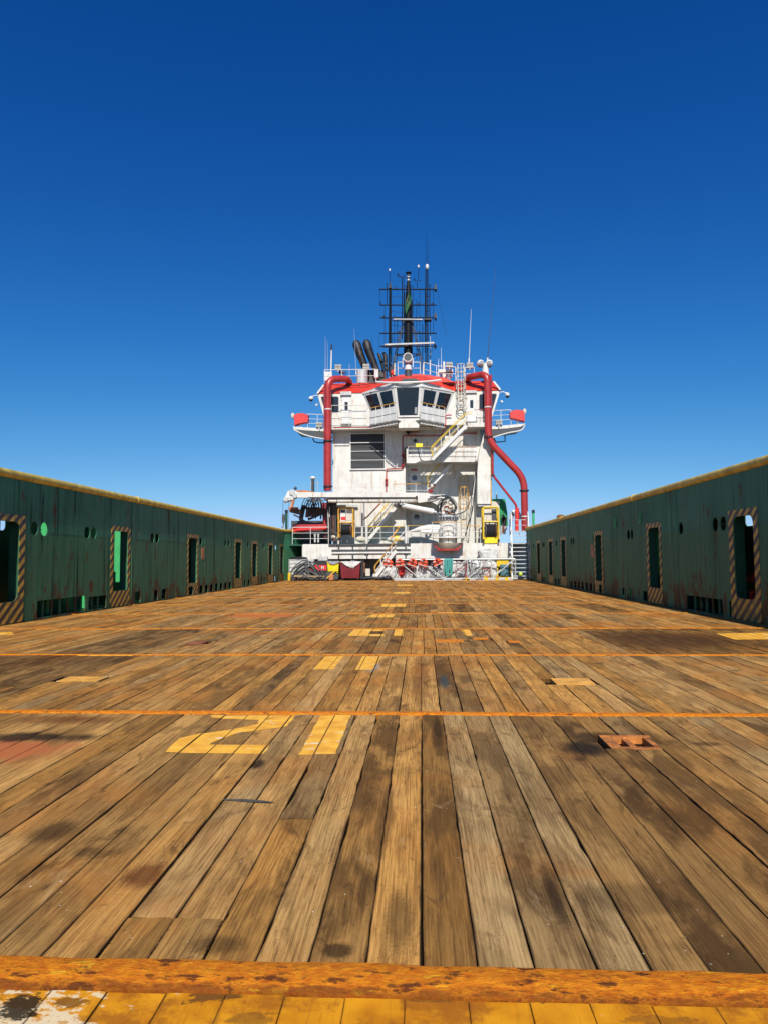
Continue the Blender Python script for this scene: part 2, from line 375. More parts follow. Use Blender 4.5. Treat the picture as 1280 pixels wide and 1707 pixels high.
    def build(s, name, mat, parent=None, fix=True, smooth=35, attrs=None, kind=None):
        me = bpy.data.meshes.new(name)
        me.from_pydata(s.v, [], s.f)
        if fix:
            bm = bmesh.new(); bm.from_mesh(me); bmesh.ops.recalc_face_normals(bm, faces=bm.faces); bm.to_mesh(me); bm.free()
        if attrs:
            for an, vals in attrs.items():
                at = me.attributes.new(an, 'FLOAT', 'POINT'); at.data.foreach_set('value', vals)
        if smooth:
            me.polygons.foreach_set('use_smooth', [True] * len(me.polygons)); me.set_sharp_from_angle(angle=rad(smooth))
        me.materials.append(mat); me.update()
        o = bpy.data.objects.new(name, me); COL.objects.link(o)
        if parent:
            o.parent = parent; me.transform(Matrix.Translation(-wpos(parent)))
        if kind: o['kind'] = kind
        return o

def pbox(x0, y0, x1, y1, Y, depth):
    """box corners whose near face covers a region measured in the photograph at distance Y"""
    xm, ym = (x0+x1)/2, (y0+y1)/2
    return (P(x0, ym, Y).x, Y, P(xm, y1, Y).z), (P(x1, ym, Y).x, Y + depth, P(xm, y0, Y).z)
def pb(name, mat, par, x0, y0, x1, y1, Y, depth, **k):
    return MB().box(*pbox(x0, y0, x1, y1, Y, depth)).build(name, mat, par, **k)
def single(name, mb, mat, label, cat, group=None, kind=None):
    """a thing that is one mesh, origin moved to its base"""
    xs = [v[0] for v in mb.v]; ys = [v[1] for v in mb.v]; zs = [v[2] for v in mb.v]
    c = Vector(((min(xs)+max(xs))/2, (min(ys)+max(ys))/2, min(zs)))
    o = mb.build(name, mat); o.data.transform(Matrix.Translation(-c)); o.location = c
    return tag(o, label, cat, group, kind)
def polyY(pts, Y, depth, name, mat, par):
    return MB().prism([P(x, y, Y) for x, y in pts], (0, depth, 0)).build(name, mat, par)
def copy_tree(o, parent=None):
    c = o.copy(); COL.objects.link(c); c.parent = parent
    for ch in list(o.children): copy_tree(ch, c)
    return c
def bez(pts, n=10):
    """smooth curve through points (Catmull-Rom)"""
    pts = [Vector(p) for p in pts]; e = [pts[0]*2-pts[1]] + pts + [pts[-1]*2-pts[-2]]; out = []
    for i in range(1, len(e)-2):
        for j in range(n):
            t = j/n; a, b, c, d = e[i-1], e[i], e[i+1], e[i+2]
            out.append(.5*((2*b)+(c-a)*t+(2*a-5*b+4*c-d)*t*t+(3*b-a-3*c+d)*t**3))
    return out + [pts[-1]]
def elbow(pts, r, n=6):
    """polyline with its inner corners rounded at radius r"""
    pts = [Vector(p) for p in pts]; out = [pts[0]]
    for i in range(1, len(pts)-1):
        a, b, c = pts[i-1], pts[i], pts[i+1]; u = (a-b).normalized(); v = (c-b).normalized()
        k = min(r, (a-b).length*.45, (c-b).length*.45); p, q = b+u*k, b+v*k
        for j in range(n+1):
            t = j/n; out.append(p*(1-t)**2 + b*2*t*(1-t) + q*t*t)
    return out + [pts[-1]]
def railing(pts, label, parent=None, h=1.05, rails=(1.0, .66, .33), step=1.4, mat=None, top=None, r=.022, name='railing', group=None):
    """posts and rails along a base line; posts are separate parts"""
    mat = mat or WHITEC; pts = [Vector(p) for p in pts]
    root = parent
    if parent is None:
        root = thing(name, label, 'railing', pts[0], group)
    for i, k in enumerate(rails):
        MB().tube([p + Vector((0, 0, h*k)) for p in pts], r*(1.15 if i == 0 else .8), 6).build('rail', (top or mat) if i == 0 else mat, root)
    first = None
    for a, b in zip(pts[:-1], pts[1:]):
        n = max(1, round((b-a).length/step))
        for j in range(n + (1 if b is pts[-1] else 0)):
            p = a + (b-a)*j/n
            MB().tube([p, p + Vector((0, 0, h))], r, 6).build('post', mat, root)
    return root
# ------------------------------------------------------------------ sea and hull
XL, XR, WALLH = -9.5, 7.3, 3.42
sea = MB().add([(-3000,-3000,-4.2),(3000,-3000,-4.2),(3000,3000,-4.2),(-3000,3000,-4.2)], [(0,1,2,3)]).build('sea', SEA, fix=False, smooth=0)
tag(sea, kind='structure')
hull = MB(); st = [(-12, .86), (0, 1), (52, 1), (66, .8), (76, .45), (83, .06)]
hull.loft([[(-1.1-9.9*k, y, -.35), (-1.1-9.2*k, y, -5), (-1.1+9.2*k, y, -5), (-1.1+9.9*k, y, -.35)] for y, k in st])
hl = hull.build('hull', NAVY); tag(hl, 'green hull of the supply ship under its timber deck', 'ship hull')
# ------------------------------------------------------------------ timber deck
deck = setting('deck')
MB().box((XL+.0, -8, -.34), (XR, 56, -.06)).build('deck_plate', SEAM, deck)
BARS = [(-5.9,-5.75), (-1.75,-1.6), (2.455,2.635), (6.74,6.88), (10.86,10.97), (14.96,15.06), (19.08,19.18), (23.2,23.3), (27.3,27.4), (31.4,31.5), (35.5,35.6), (39.6,39.7), (43.7,43.8), (47.8,47.9)]
for i, (a, b) in enumerate(BARS):
    m = MB(); N = 90; rr = random.Random(i)
    top = []; ed0 = []; ed1 = []
    for j in range(N+1):
        x = XL + (XR-XL)*j/N; dz = rr.uniform(-.002, .003)
        j0, j1 = rr.uniform(-.006, .004), rr.uniform(-.004, .007)
        z = (.014 if 2 < a < 3 else .006) + dz
        top.append([(x, a+j0, -.05), (x, a+j0, z-.007), (x, a+.018, z), (x, (a+b)/2, z+rr.uniform(0,.002)), (x, b-.018, z), (x, b+j1, z-.007), (x, b+j1, -.05)])
    m.loft([list(c) for c in top], close=False, caps=False)
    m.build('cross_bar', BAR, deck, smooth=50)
bays = [(-8,-5.9,0),(-5.75,-1.75,0)] + [(-1.6,2.455,1)] + [(BARS[i][1], BARS[i+1][0], 0) for i in range(2, len(BARS)-1)] + [(47.9, 50.6, 0)]
# rectangles where steel fittings interrupt the boards: (x0, y0, x1, y1, kind)
def rectG(x0, y0, x1, y1):
    a = G((x0+x1)/2, y1); b = G((x0+x1)/2, y0); ym = (y0+y1)/2
    return (G(x0, ym).x, a.y, G(x1, ym).x, b.y)
cuts = [rectG(1008,1226,1094,1248)+('pocket',), rectG(922,1131,986,1141)+('pad',), rectG(106,1128,172,1136)+('pad',),
        rectG(725,1066,772,1070)+('strip',), rectG(788,1063,813,1065.5)+('strip',), rectG(846,1068,866,1071)+('strip',), rectG(318,1069,342,1073.5)+('redpad',)]
darkpolys = [rectG(746,1007,788,1019)+(1.,.0), rectG(612,1062,628,1090)+(.9,0), rectG(648,1066,668,1090)+(.8,0), rectG(576,1063,590,1090)+(.8,0),
             rectG(1010,1050,1500,1088)+(.75,0), rectG(728,1094,752,1180)+(.72,.5), rectG(480,1094,512,1120)+(.7,.6), rectG(165,1050,290,1088)+(.8,.6),
             rectG(-400,1097,150,1140)+(.8,.4), rectG(660,1010,720,1020)+(.55,.1), rectG(838,1024,870,1046)+(.7,.2), rectG(960,1005,1010,1016)+(.8,.2)]
# bay 1 boards by eye: photo x at y 1580 -> (dark, grey)
tone1 = [(-2000,60,.05,.35),(60,200,.1,.2),(200,300,.12,.75),(300,380,.1,.25),(380,470,.08,.35),(470,560,.10,.55),(560,640,.62,.1),(640,720,.05,.1),(720,815,.55,.05),
         (815,900,.12,1.),(900,985,.30,.9),(985,1085,.12,1.),(1085,1190,.30,.5),(1190,1300,.85,.4),(1300,1420,.6,.3),(1420,1600,.35,.25),(1600,1750,.1,.5),(1750,1900,.05,.95),(1900,4000,.15,.4)]
tone1x = [(G(a, 1580).x, G(b, 1580).x, d, g) for a, b, d, g in tone1]
PL = []     # board pieces: corners near-left, near-right, far-right, far-left + attributes
rb = random.Random(11)
for bi, (ya, yb, pnt) in enumerate(bays):
    first = bi == 3
    x = XL + rb.uniform(.02, .1); edges = [(x, x)]
    while x < XR - .15:
        wdt = rb.gauss(.203, .010) if not pnt else .2; wdt = max(.16, min(.235, wdt)); x += wdt
        edges.append((x + rb.uniform(-.006, .006), x + rb.uniform(-.006, .006)))
    for (l0, l1), (r0, r1) in zip(edges[:-1], edges[1:]):
        if first: g = rb.choice([.003, .004, .005, .008, .013]); g0, g1 = g*rb.uniform(.8, 1.6), g*rb.uniform(.5, .9)
        elif pnt: g0 = g1 = .0025
        else: g = rb.choice([.002, .003, .004, .007]); g0, g1 = g, g*rb.uniform(.6, 1.4)
        xm = (l0+r0)/2; dark = rb.choice([0, .05, .1, .2, .35, .6]) ; grey = rb.choice([0, .1, .25, .5, .8])
        if bi > 3: dark = rb.choice([0, 0, 0, .05, .1, .15, .35]); grey = rb.choice([0, 0, .15, .3, .55])
        if first:
            for a, b, d_, g_ in tone1x:
                if a <= xm < b: dark, grey = min(1, d_*1.1), g_*.9
        if pnt: dark, grey = 0, 0
        cutsy = []
        if not pnt and rb.random() < (.22 if bi > 4 else .13): c = rb.uniform(ya+.6, yb-.6); cutsy.append((c-.003, c+.003))
        if first and G(240,1528).x < xm + .1 and xm - .1 < G(310,1528).x: cutsy = [(G(270,1530).y-.004, G(270,1530).y+.006)]
        for cx0, cy0, cx1, cy1, kd in cuts:
            if ya < (cy0+cy1)/2 < yb and cx0 - .03 < xm < cx1 + .03: cutsy = [(cy0-.006, cy1+.006)]
        ys = []; s0 = ya + rb.uniform(.002, .01)
        for c0, c1 in sorted(cutsy): ys.append((s0, c0)); s0 = c1
        ys.append((s0, yb - rb.uniform(.002, .01)))
        for y0, y1 in ys:
            if y1 - y0 < .05: continue
            f = lambda a, b, y: a + (b-a)*(y-ya)/(yb-ya)
            d2, g2 = dark, grey
            if len(ys) > 1 and rb.random() < .5: d2, g2 = rb.choice([0,.3,.6]), rb.choice([0,.4,.8])
            for rx0, ry0, rx1, ry1, dd, gg in darkpolys:
                ov = min(y1, ry1) - max(y0, ry0)
                if rx0 < xm < rx1 and ov > .35*(y1-y0): d2, g2 = dd, gg
            PL.append(dict(l0=f(l0,l1,y0)+g0, l1=f(l0,l1,y1)+g1, r0=f(r0,r1,y0), r1=f(r0,r1,y1), y0=y0, y1=y1, z=rb.uniform(-.004, .003) if not pnt else rb.uniform(-.0015, .0015),
                           rnd=rb.random(), dark=d2, grey=g2, paint=pnt and ya < 0 and True, bay=bi, first=first, wob=first and G(620,1580).x > xm > G(380,1580).x))
def board(p, mb, at, seg):
    L = p['y1'] - p['y0']; n = seg; base = len(mb.v)
    rs = random.Random(int(p['rnd']*1e6)); amp = .0016 if not p['wob'] else .003
    rows = []
    for i in range(n+1):
        t = i/n; y = p['y0'] + L*t; z = p['z']
        jl = rs.uniform(-1, 1)*amp if not p['wob'] else max(0, mnoise.noise(Vector((p['rnd']*50, y*2.2, 0))))*.028
        jr = rs.uniform(-1, 1)*amp
        if 0 < i < n and rs.random() < .03: jl += .007
        if 0 < i < n and rs.random() < .03: jr -= .007
        l = p['l0']+(p['l1']-p['l0'])*t + jl; r = p['r0']+(p['r1']-p['r0'])*t + jr
        e = min(.020, (r-l)*.2); ze = z - (.0 if p['paint'] else .004)
        end = 1. if i in (0, n) else 0.
        rows.append([(l, y, -.055), (l, y, ze), (l+.004, y, z-.0008), (l+e, y, z), (r-e, y, z), (r-.004, y, z-.0008), (r, y, ze), (r, y, -.055)])
        at['edge'] += [1.3, 1.3, .95, 0+.6*end, 0+.6*end, .95, 1.3, 1.3]
    k = 8
    for r_ in rows: mb.v += r_
    for i in range(n):
        for j in range(k-1): a = base+i*k+j; mb.f.append((a, a+1, a+k+1, a+k))
    mb.f.append(tuple(base+j for j in range(k))); mb.f.append(tuple(base+n*k+j for j in reversed(range(k))))
    c = len(rows)*k
    for an in ('rnd', 'dark', 'grey'): at[an] += [p[an]]*c
def vis(p):
    for x, y in ((p['l0'], p['y0']), (p['r0'], p['y0']), (p['l1'], p['y1']), (p['r1'], p['y1'])):
        q = proj((x, y, 0))
        if q and -10 < q[0] < 1290 and q[1] < 1720: return True
    return False
order = sorted([i for i, p in enumerate(PL) if p['y1'] > 2 and vis(p)], key=lambda i: PL[i]['y0'])
single_ = set(order[:300])
new = lambda: {k: [] for k in ('rnd', 'edge', 'dark', 'grey')}
rest, rat = MB(), new(); restp, ratp = MB(), new()
for i, p in enumerate(PL):
    seg = 30 if p['first'] else (10 if p['bay'] in (4, 5) else 6)
    if i in single_:
        m, a = MB(), new(); board(p, m, a, seg); m.build('plank', PWOOD if p['paint'] else WOOD, deck, attrs=a, smooth=0)
    elif p['paint']: board(p, restp, ratp, 4)
    else: board(p, rest, rat, 3)
rest.build('far_planks', WOOD, deck, attrs=rat, smooth=0, kind='stuff')
if restp.v: restp.build('unseen_painted_planks', PWOOD, deck, attrs=ratp, smooth=0, kind='stuff')

# paint on the boards: each mark is cut along the board gaps
def clip(poly, inside, inter):
    out = []
    for i in range(len(poly)):
        a, b = poly[i-1], poly[i]
        if inside(b):
            if not inside(a): out.append(inter(a, b))
            out.append(b)
        elif inside(a): out.append(inter(a, b))
    return out
def mark(name, poly, mat, parent=deck, dz=.0022, inset=.004):
    poly = [(p.x, p.y) if isinstance(p, Vector) else p for p in poly]
    ymin, ymax = min(p[1] for p in poly), max(p[1] for p in poly); xmin, xmax = min(p[0] for p in poly), max(p[0] for p in poly)
    m = MB()
    tris = [[poly[t] for t in tri] for tri in tessellate_polygon([[Vector((a[0], a[1], 0)) for a in poly]])]
    for p in PL:
        if p['y1'] < ymin or p['y0'] > ymax or max(p['r0'], p['r1']) < xmin or min(p['l0'], p['l1']) > xmax: continue
        for tri in tris:
            q = list(tri)
            for side in ('l', 'r'):
                sgn = 1 if side == 'l' else -1
                def X(y, p=p, side=side): return p[side+'0'] + (p[side+'1']-p[side+'0'])*(y-p['y0'])/(p['y1']-p['y0']) + sgn*inset*(2 if p['wob'] else 1)
                g = lambda a: sgn*(a[0]-X(a[1]))
                q = clip(q, lambda a: g(a) >= 0, lambda a, b: tuple(a[k]+(b[k]-a[k])*g(a)/(g(a)-g(b)) for k in (0, 1)))
                if not q: break
            for yy, sg in ((p['y0']+.004, 1), (p['y1']-.004, -1)):
                if not q: break
                h = lambda a: sg*(a[1]-yy)
                q = clip(q, lambda a: h(a) >= 0, lambda a, b: tuple(a[k]+(b[k]-a[k])*h(a)/(h(a)-h(b)) for k in (0, 1)))
            if len(q) >= 3: m.add([(a[0], a[1], p['z']+dz) for a in q], [tuple(range(len(q)))])
    if not m.v: return None
    o = m.build(name, mat, parent, smooth=0, fix=False)
    bm = bmesh.new(); bm.from_mesh(o.data); bmesh.ops.remove_doubles(bm, verts=bm.verts, dist=.0002); bm.normal_update()
    for f in bm.faces:
        if f.normal.z < 0: f.normal_flip()
    bm.to_mesh(o.data); bm.free()
    return o
def ragged(pts, amp=.006, step=.09):
    out = []; rs = random.Random(len(pts)*17+int(abs(pts[0].x)*100))
    for i in range(len(pts)):
        a, b = pts[i], pts[(i+1) % len(pts)]; n = max(1, int((b-a).length/step))
        for j in range(n): p = a+(b-a)*j/n; out.append((p.x+rs.uniform(-amp, amp), p.y+rs.uniform(-amp, amp)))
    return out
def make_markpaint():
    k = NT('worn_deck_mark_paint'); p = k.pos()
    wr = k.noise(k.mapv(p, (9, 3, 1)), 1, 7, .72)
    c = k.mix(k.step(k.noise(p, 7, 4), .3, .7), (.74, .32, .020), (.92, .50, .045))
    c = k.mix(k.step(k.noise(k.mapv(p, (4, 9, 1)), 1, 6, .7), .60, .63), c, (.78, .66, .42))
    k.l(k.step(wr, .66, .68, 1, 0), k.b.inputs['Alpha'])
    return k.done(c, .7)
MARK = make_markpaint()
def make_oil():
    k = NT('oily_grime'); p = k.pos(); n_ = k.noise(k.mapv(p, (5, 3, 1)), 1.6, 7, .72)
    k.l(k.step(n_, .42, .60, 0, .88), k.b.inputs['Alpha']); return k.done((.018, .012, .008), .8)
OIL = make_oil()
def GP(l): return [G(x, y) for x, y in l]
o = mark('painted_digit', ragged(GP([(276,1254),(300,1231),(335,1223),(395,1214),(430,1207),(432,1200),(355,1197),(352,1192.5),(494,1192.5),(478,1211),(440,1216),(400,1221),(352,1238),(350,1241),(450,1242),(440,1257)])), MARK)
o['label'] = 'worn yellow painted figure two'
o = mark('painted_digit', ragged(GP([(535,1192.5),(585,1192.5),(559,1258),(498,1258)])), MARK); o['label'] = 'worn yellow painted figure one'
for l in ([(541,1094),(573.5,1094),(556,1115.5),(520,1116)], [(604.7,1094),(637,1094),(622.5,1116),(592,1116.7)],
          [(590,1049),(643,1049),(641.5,1052),(618,1052),(614,1057),(641,1057),(640,1060.5),(579.5,1060)], [(658,1049),(673,1049),(671.5,1060),(656,1060)],
          [(619.5,1024),(659.6,1024),(655,1029),(610.6,1029)], [(637,1006.5),(677,1006.5),(674.5,1011.5),(634,1011.5)], [(658,987),(685,987),(683,989.5),(655,989.5)],
          [(664,974.5),(688,974.5),(686,976.5),(661,976.5)], [(1192,1056),(1275,1055),(1330,1066),(1225,1066)], [(728,1021),(802,1021),(804,1023),(728,1023)],
          [(768,1049.5),(782,1049.5),(788,1060),(776,1060)], [(130,1090.5),(222,1091.5),(222,1093.5),(130,1093.5)], [(-60,1056),(20,1054),(24,1058),(-50,1062)]):
    mark('painted_mark', ragged(GP(l)), MARK)
blob = lambda cx, cy, rx, ry, n=26, s=1: [G(cx+rx*math.cos(t)*(1+.18*mnoise.noise(Vector((math.cos(t)*1.5+s, math.sin(t)*1.5, s)))), cy+ry*math.sin(t)*(1+.25*mnoise.noise(Vector((math.cos(t)*1.5, s, math.sin(t)*1.5))))) for t in [2*math.pi*i/n for i in range(n)]]
POCK = paint('rusty_pocket', (.50, .17, .03), .7, .3, .9, 0, 4, rustcol=(.08, .025, .01), bump=.5)
# steel fittings let into the deck
for x0, y0, x1, y1, kd in cuts:
    mat = {'pocket': POCK, 'pad': DECKY, 'strip': BAR, 'redpad': PRIMER}[kd]
    m = MB()
    if kd == 'pocket':
        e = .055
        for a, b in (((x0, y0, -.055), (x1, y0+e, .001)), ((x0, y1-e, -.055), (x1, y1, .003)), ((x0, y0+e, -.055), (x0+e*1.6, y1-e, .000)), ((x1-e*1.2, y0+e, -.055), (x1, y1-e, .001))): m.box(a, b)
        xm = x0+(x1-x0)*.42
        m.box((xm, y0+e, -.055), (xm+.05, y1-e, -.012)); 
        m.build('lashing_pocket', mat, deck)
    else:
        m.box((x0, y0, -.055), (x1, y1, .003)); m.build('deck_fitting', mat, deck)
# flakes of old paint and crumbs of dirt scattered on the boards
for nm, mt_, cnt, big in (('paint_flakes', CREAM, 170, .0035), ('dirt_crumbs', SOOT, 260, .0035)):
    m = MB(); rf = random.Random(cnt)
    for k in range(cnt):
        y = 2.75 + 13*rf.random()**1.6; x = rf.uniform(-.62, .52)*y; r_ = rf.uniform(.3, 1)*big*(1+y*.06); z = rf.uniform(.001, .004); a0 = rf.uniform(0, 6)
        ps = [(x+r_*rf.uniform(.5,1.2)*math.cos(a0+t), y+r_*rf.uniform(.5,1.2)*math.sin(a0+t), z+r_*rf.uniform(0,.3)) for t in (0, 1.5, 3, 4.6)]
        m.add(ps+[(x, y, z+r_*.6)], [(0,1,4),(1,2,4),(2,3,4),(3,0,4)])
    m.build(nm, mt_, deck, smooth=0, kind='stuff')
# a splinter of wood lying on the boards
a, b = G(372,1333,.004), G(458,1338,.004)
m = MB(); m.loft([[a+Vector((0,-.004,0)), a+Vector((0,.004,0)), a+Vector((0,0,.004))], [(a*.6+b*.4)+Vector((0,-.014,0)), (a*.6+b*.4)+Vector((0,.01,0)), (a*.6+b*.4)+Vector((0,0,.012))],
                  [(a*.25+b*.75)+Vector((0,-.012,0)), (a*.25+b*.75)+Vector((0,.012,0)), (a*.25+b*.75)+Vector((0,0,.01))], [b+Vector((0,-.002,0)), b+Vector((0,.002,0)), b+Vector((0,0,.003))]])
single('wood_splinter', m, SOOT, 'thin dark splinter of wood lying across the planks below the painted figures', 'splinter')

# ------------------------------------------------------------------ bulwarks (cargo rails) along both sides
def plate(name, outline, holes, X, t, mat, par, rnd=None):
    cu = bpy.data.curves.new(name, 'CURVE'); cu.dimensions = '2D'; cu.fill_mode = 'BOTH'; cu.extrude = t/2
    for lp in [outline] + holes:
        sp = cu.splines.new('POLY'); sp.points.add(len(lp)-1); sp.use_cyclic_u = True
        for i, (a, b) in enumerate(lp): sp.points[i].co = (a, b, 0, 1)
    tmp = bpy.data.objects.new('tmp', cu); COL.objects.link(tmp)
    dg = bpy.context.evaluated_depsgraph_get(); dg.update()
    me = bpy.data.meshes.new_from_object(tmp.evaluated_get(dg)); me.name = name
    bpy.data.objects.remove(tmp); bpy.data.curves.remove(cu)
    for v in me.vertices: v.co = (X + v.co.z, v.co.x, v.co.y)
    if rnd is not None:
        at = me.attributes.new('rnd', 'FLOAT', 'POINT'); at.data.foreach_set('value', [rnd]*len(me.vertices))
    me.materials.clear(); me.materials.append(mat)
    me.transform(Matrix.Translation(-wpos(par)))
    bm = bmesh.new(); bm.from_mesh(me); bmesh.ops.recalc_face_normals(bm, faces=bm.faces); bm.to_mesh(me); bm.free()
    o = bpy.data.objects.new(name, me); COL.objects.link(o); o.parent = par
    return o
def rrect(y0, z0, y1, z1, r=.14, n=4):
    out = []
    for cy, cz, t0 in ((y1-r, z1-r, 0), (y0+r, z1-r, 90), (y0+r, z0+r, 180), (y1-r, z0+r, 270)):
        for j in range(n+1): t = rad(t0 + 90*j/n); out.append((cy+r*math.cos(t), cz+r*math.sin(t)))
    return out
def circ(y, z, r, n=18): return [(y+r*math.cos(2*math.pi*i/n), z+r*math.sin(2*math.pi*i/n)) for i in range(n)]
doors = {-1: [15.35, 21.65, 28.85, 36.3, 40.0, 44.4, 48.1], 1: [16.0, 22.2, 29.2, 36.4, 40.0, 44.1, 47.9]}
DW = {-1: 1.08, 1: 1.0}
holes_ = {-1: [17.08, 17.55, 19.87, 20.28, 24.85, 25.3, 30.45, 34.35, 34.95, 38.9, 42.6, 43.0, 46.5], 1: [17.55, 18.02, 20.35, 20.75, 25.0, 25.42, 30.45, 34.45, 34.95, 38.8, 42.6, 43.0, 46.5]}
ports = {-1: [(17.3,19.85,.47),(20.05,21.2,.42),(23.3,23.85,.42),(25.1,25.45,.4),(25.85,26.3,.4)] + [(28.9,29.45,.36)] + [(30.35+.78*i, 30.8+.78*i, .36) for i in range(7)] + [(38.1,38.5,.36),(39.0,39.4,.36),(42.4,42.7,.36),(43.1,43.4,.36),(46.2,46.5,.36),(47.2,47.5,.36)],
         1: [(17.0,17.4,.42),(17.75,20.1,.42),(20.35,21.3,.36),(23.5,23.95,.36),(25.3,25.6,.37),(26.1,26.4,.37)] + [(29.3,29.75,.36)] + [(30.2+.78*i, 30.6+.78*i, .36) for i in range(7)] + [(38.1,38.5,.36),(39.0,39.4,.36),(42.4,42.7,.36),(43.1,43.4,.36),(46.2,46.5,.36)]}
seams = {-1: [-7.98, -1.2, 6.3, 13.6, 23.05, 31.0, 37.9, 43.6, 49.2], 1: [-7.98, -1.2, 6.3, 13.2, 20.62, 27.6, 35.6, 42.0, 49.6]}
for s, X, word in ((-1, XL, 'left'), (1, XR, 'right')):
    bw = thing('bulwark', ('long green bulwark left of the deck, ending in a slanted plate by the hoses' if s < 0 else 'long green steel bulwark on the right of the deck, ending at the aluminium ladder'), 'bulwark', (X, 0, 0))
    sm = seams[s]
    Xp = X + s*.012
    for i in range(len(sm)-1):
        a, b = sm[i]+.004, sm[i+1]-.004
        hs = []
        for d in doors[s]:
            if a < d and d+DW[s] < b: hs.append(rrect(d, .51, d+DW[s], 2.38, .10 if d > 20 else .2))
            elif a < d < b: print('door cut by seam', s, d)
        for h_ in holes_[s]:
            if a+.2 < h_ < b-.2: hs.append(circ(h_, 2.26, .175))
        for y0, y1, h_ in ports[s]:
            if a < y0 and y1 < b: hs.append(rrect(y0, .04, y1, h_, .05, 3))
            else: 
                if a < y0 < b: print('port cut', s, y0)
        plate('steel_plate', [(a, .0), (b, .0), (b, WALLH), (a, WALLH)], hs, Xp, .024, GREEN, bw, random.Random(i*3+s).random())
    # weld beads on the plate joints and along the repair line
    for y in sm[1:-1]: MB().tube([(X-s*.002, y, 0), (X-s*.002, y, WALLH-.05)], .009, 5).build('weld_bead', GREEN, bw)
    stops = sorted([13.0] + [d for d in doors[s]] + [d+DW[s] for d in doors[s]] + holes_[s] + [49.0])
    prev = 13.0
    segs = []; blocks = sorted([(d-.02, d+DW[s]+.02) for d in doors[s]] + [(h_-.2, h_+.2) for h_ in holes_[s]]); cur = 6.4
    for a, b in blocks:
        if a > cur: segs.append((cur, a))
        cur = max(cur, b)
    for a, b in segs:
        if b-a > .3: MB().bar((X-s*.001, a, 2.17), (X-s*.001, b, 2.17), .006, .012).build('weld_bead', GREEN, bw)
    # hazard-striped frames painted round the openings
    for d in doors[s]:
        e = .19 if d > 20 else .24
        plate('hazard_frame', [(d-e, .02), (d+DW[s]+e, .02), (d+DW[s]+e, 2.54), (d-e, 2.54)],
              [rrect(d-.005, .505, d+DW[s]+.005, 2.385, .10 if d > 20 else .2)] + [rrect(y0-.01, .03, y1+.01, h_+.01, .05, 3) for y0, y1, h_ in ports[s] if d-e < y0 and y1 < d+DW[s]+e], X-s*.005, .006, HAZ, bw)
    # webs, frames, outer plate
    for d in doors[s]:
        for yy, nm in ((d+DW[s]+.04, 'web'), (d-.06, 'web')):
            MB().box((X+s*.03, yy, .0), (X+s*.27, yy+.02, WALLH-.01)).build(nm, DKGREEN, bw)
    y = 14.4
    while y < 49:
        MB().box((X+s*.78, y, .0), (X+s*1.0, y+.14, WALLH-.3)).build('frame', LTGREEN, bw); y += 2.4
    plate('outer_plate', [(-7.98, -.3), (50, -.3), (50, WALLH-.1), (-7.98, WALLH-.1)], [rrect(d+(2.0 if s < 0 else 2.25), 2.25, d+(2.5 if s < 0 else 3.05), 2.72, .12) for d in doors[s][:1]], X+s*1.2, .02, DKGREEN, bw)
    for y0, y1 in (((-7.98, 17.5), (19.1, 21.0), (24.2, 49.6)) if s < 0 else ((-7.98, 23.6), (25.2, 49.6))):
        MB().box((X+s*.55, y0, WALLH), (X+s*1.22, y1, WALLH+.02)).build('top_plate', DKGREEN, bw)
    MB().box((X+s*.0, -7.98, WALLH), (X+s*.548, 49.6, WALLH+.02)).build('top_plate', CAPY, bw)
    MB().box((X+s*.03, -7.98, -.08), (X+s*1.18, 50, -.02)).build('gutter_floor', DKGREEN, bw)
    r_ = .105
    line = [(X+s*.02, -7.98, WALLH+.07), (X+s*.02, 20, WALLH+.07), (X+s*.02, 49.2, WALLH+.07)] + ([(X+.55, 50.7, WALLH+.07), (P(506, 888, 52.2).x, 52.2, WALLH+.07)] if s < 0 else [(X+s*.02, 49.6, WALLH+.07)])
    MB().tube(line, r_, 12).build('top_rail', CAPY, bw)
    for y in (9.0, 23.35 if s < 0 else 24.6, 37.0): MB().tube([(X+s*.02, y, WALLH+.07), (X+s*.02, y+.07, WALLH+.07)], r_+.018, 12).build('pipe_collar', CAPY, bw)
    # bars across the wide freeing ports
    for y0, y1, h_ in ports[s][:5]:
        n = int((y1-y0)/.45)
        for k in range(1, n+1): MB().bar((X+s*.09, y0+(y1-y0)*k/(n+1), 0), (X+s*.09, y0+(y1-y0)*k/(n+1), h_+.05), .04).build('port_bar', GREEN, bw)
    for h_ in holes_[s]: MB().bar((X+s*.2, h_-.2, 2.26), (X+s*.2, h_+.2, 2.26), .03).build('crossbar', GREEN, bw)
    if s < 0:
        x2 = P(506, 888, 52.2).x
        MB().prism([(X, 49.22, 0), (X+.55, 50.7, 0), (x2, 52.2, 0), (x2-.02, 52.23, 0), (X+.52, 50.73, 0), (X-.02, 49.24, 0)], (0, 0, WALLH)).build('end_plate', GREEN, bw, attrs=None)
    else:
        for y in (26.9, 23.9):
            MB().bar((X-.04, y, 2.62), (X-.04, y, 2.92), .05, .03).build('clip', LTGREEN, bw)
            MB().bar((X-.04, y+.0, 2.60), (X+.0, y+.28, 2.60), .04, .03).build('clip', LTGREEN, bw)
    MB().bar((X-s*.004, 30.55, 1.75), (X-s*.004, 30.95, 1.75), .012, .5).build('rust_patch', ORANGE, bw)
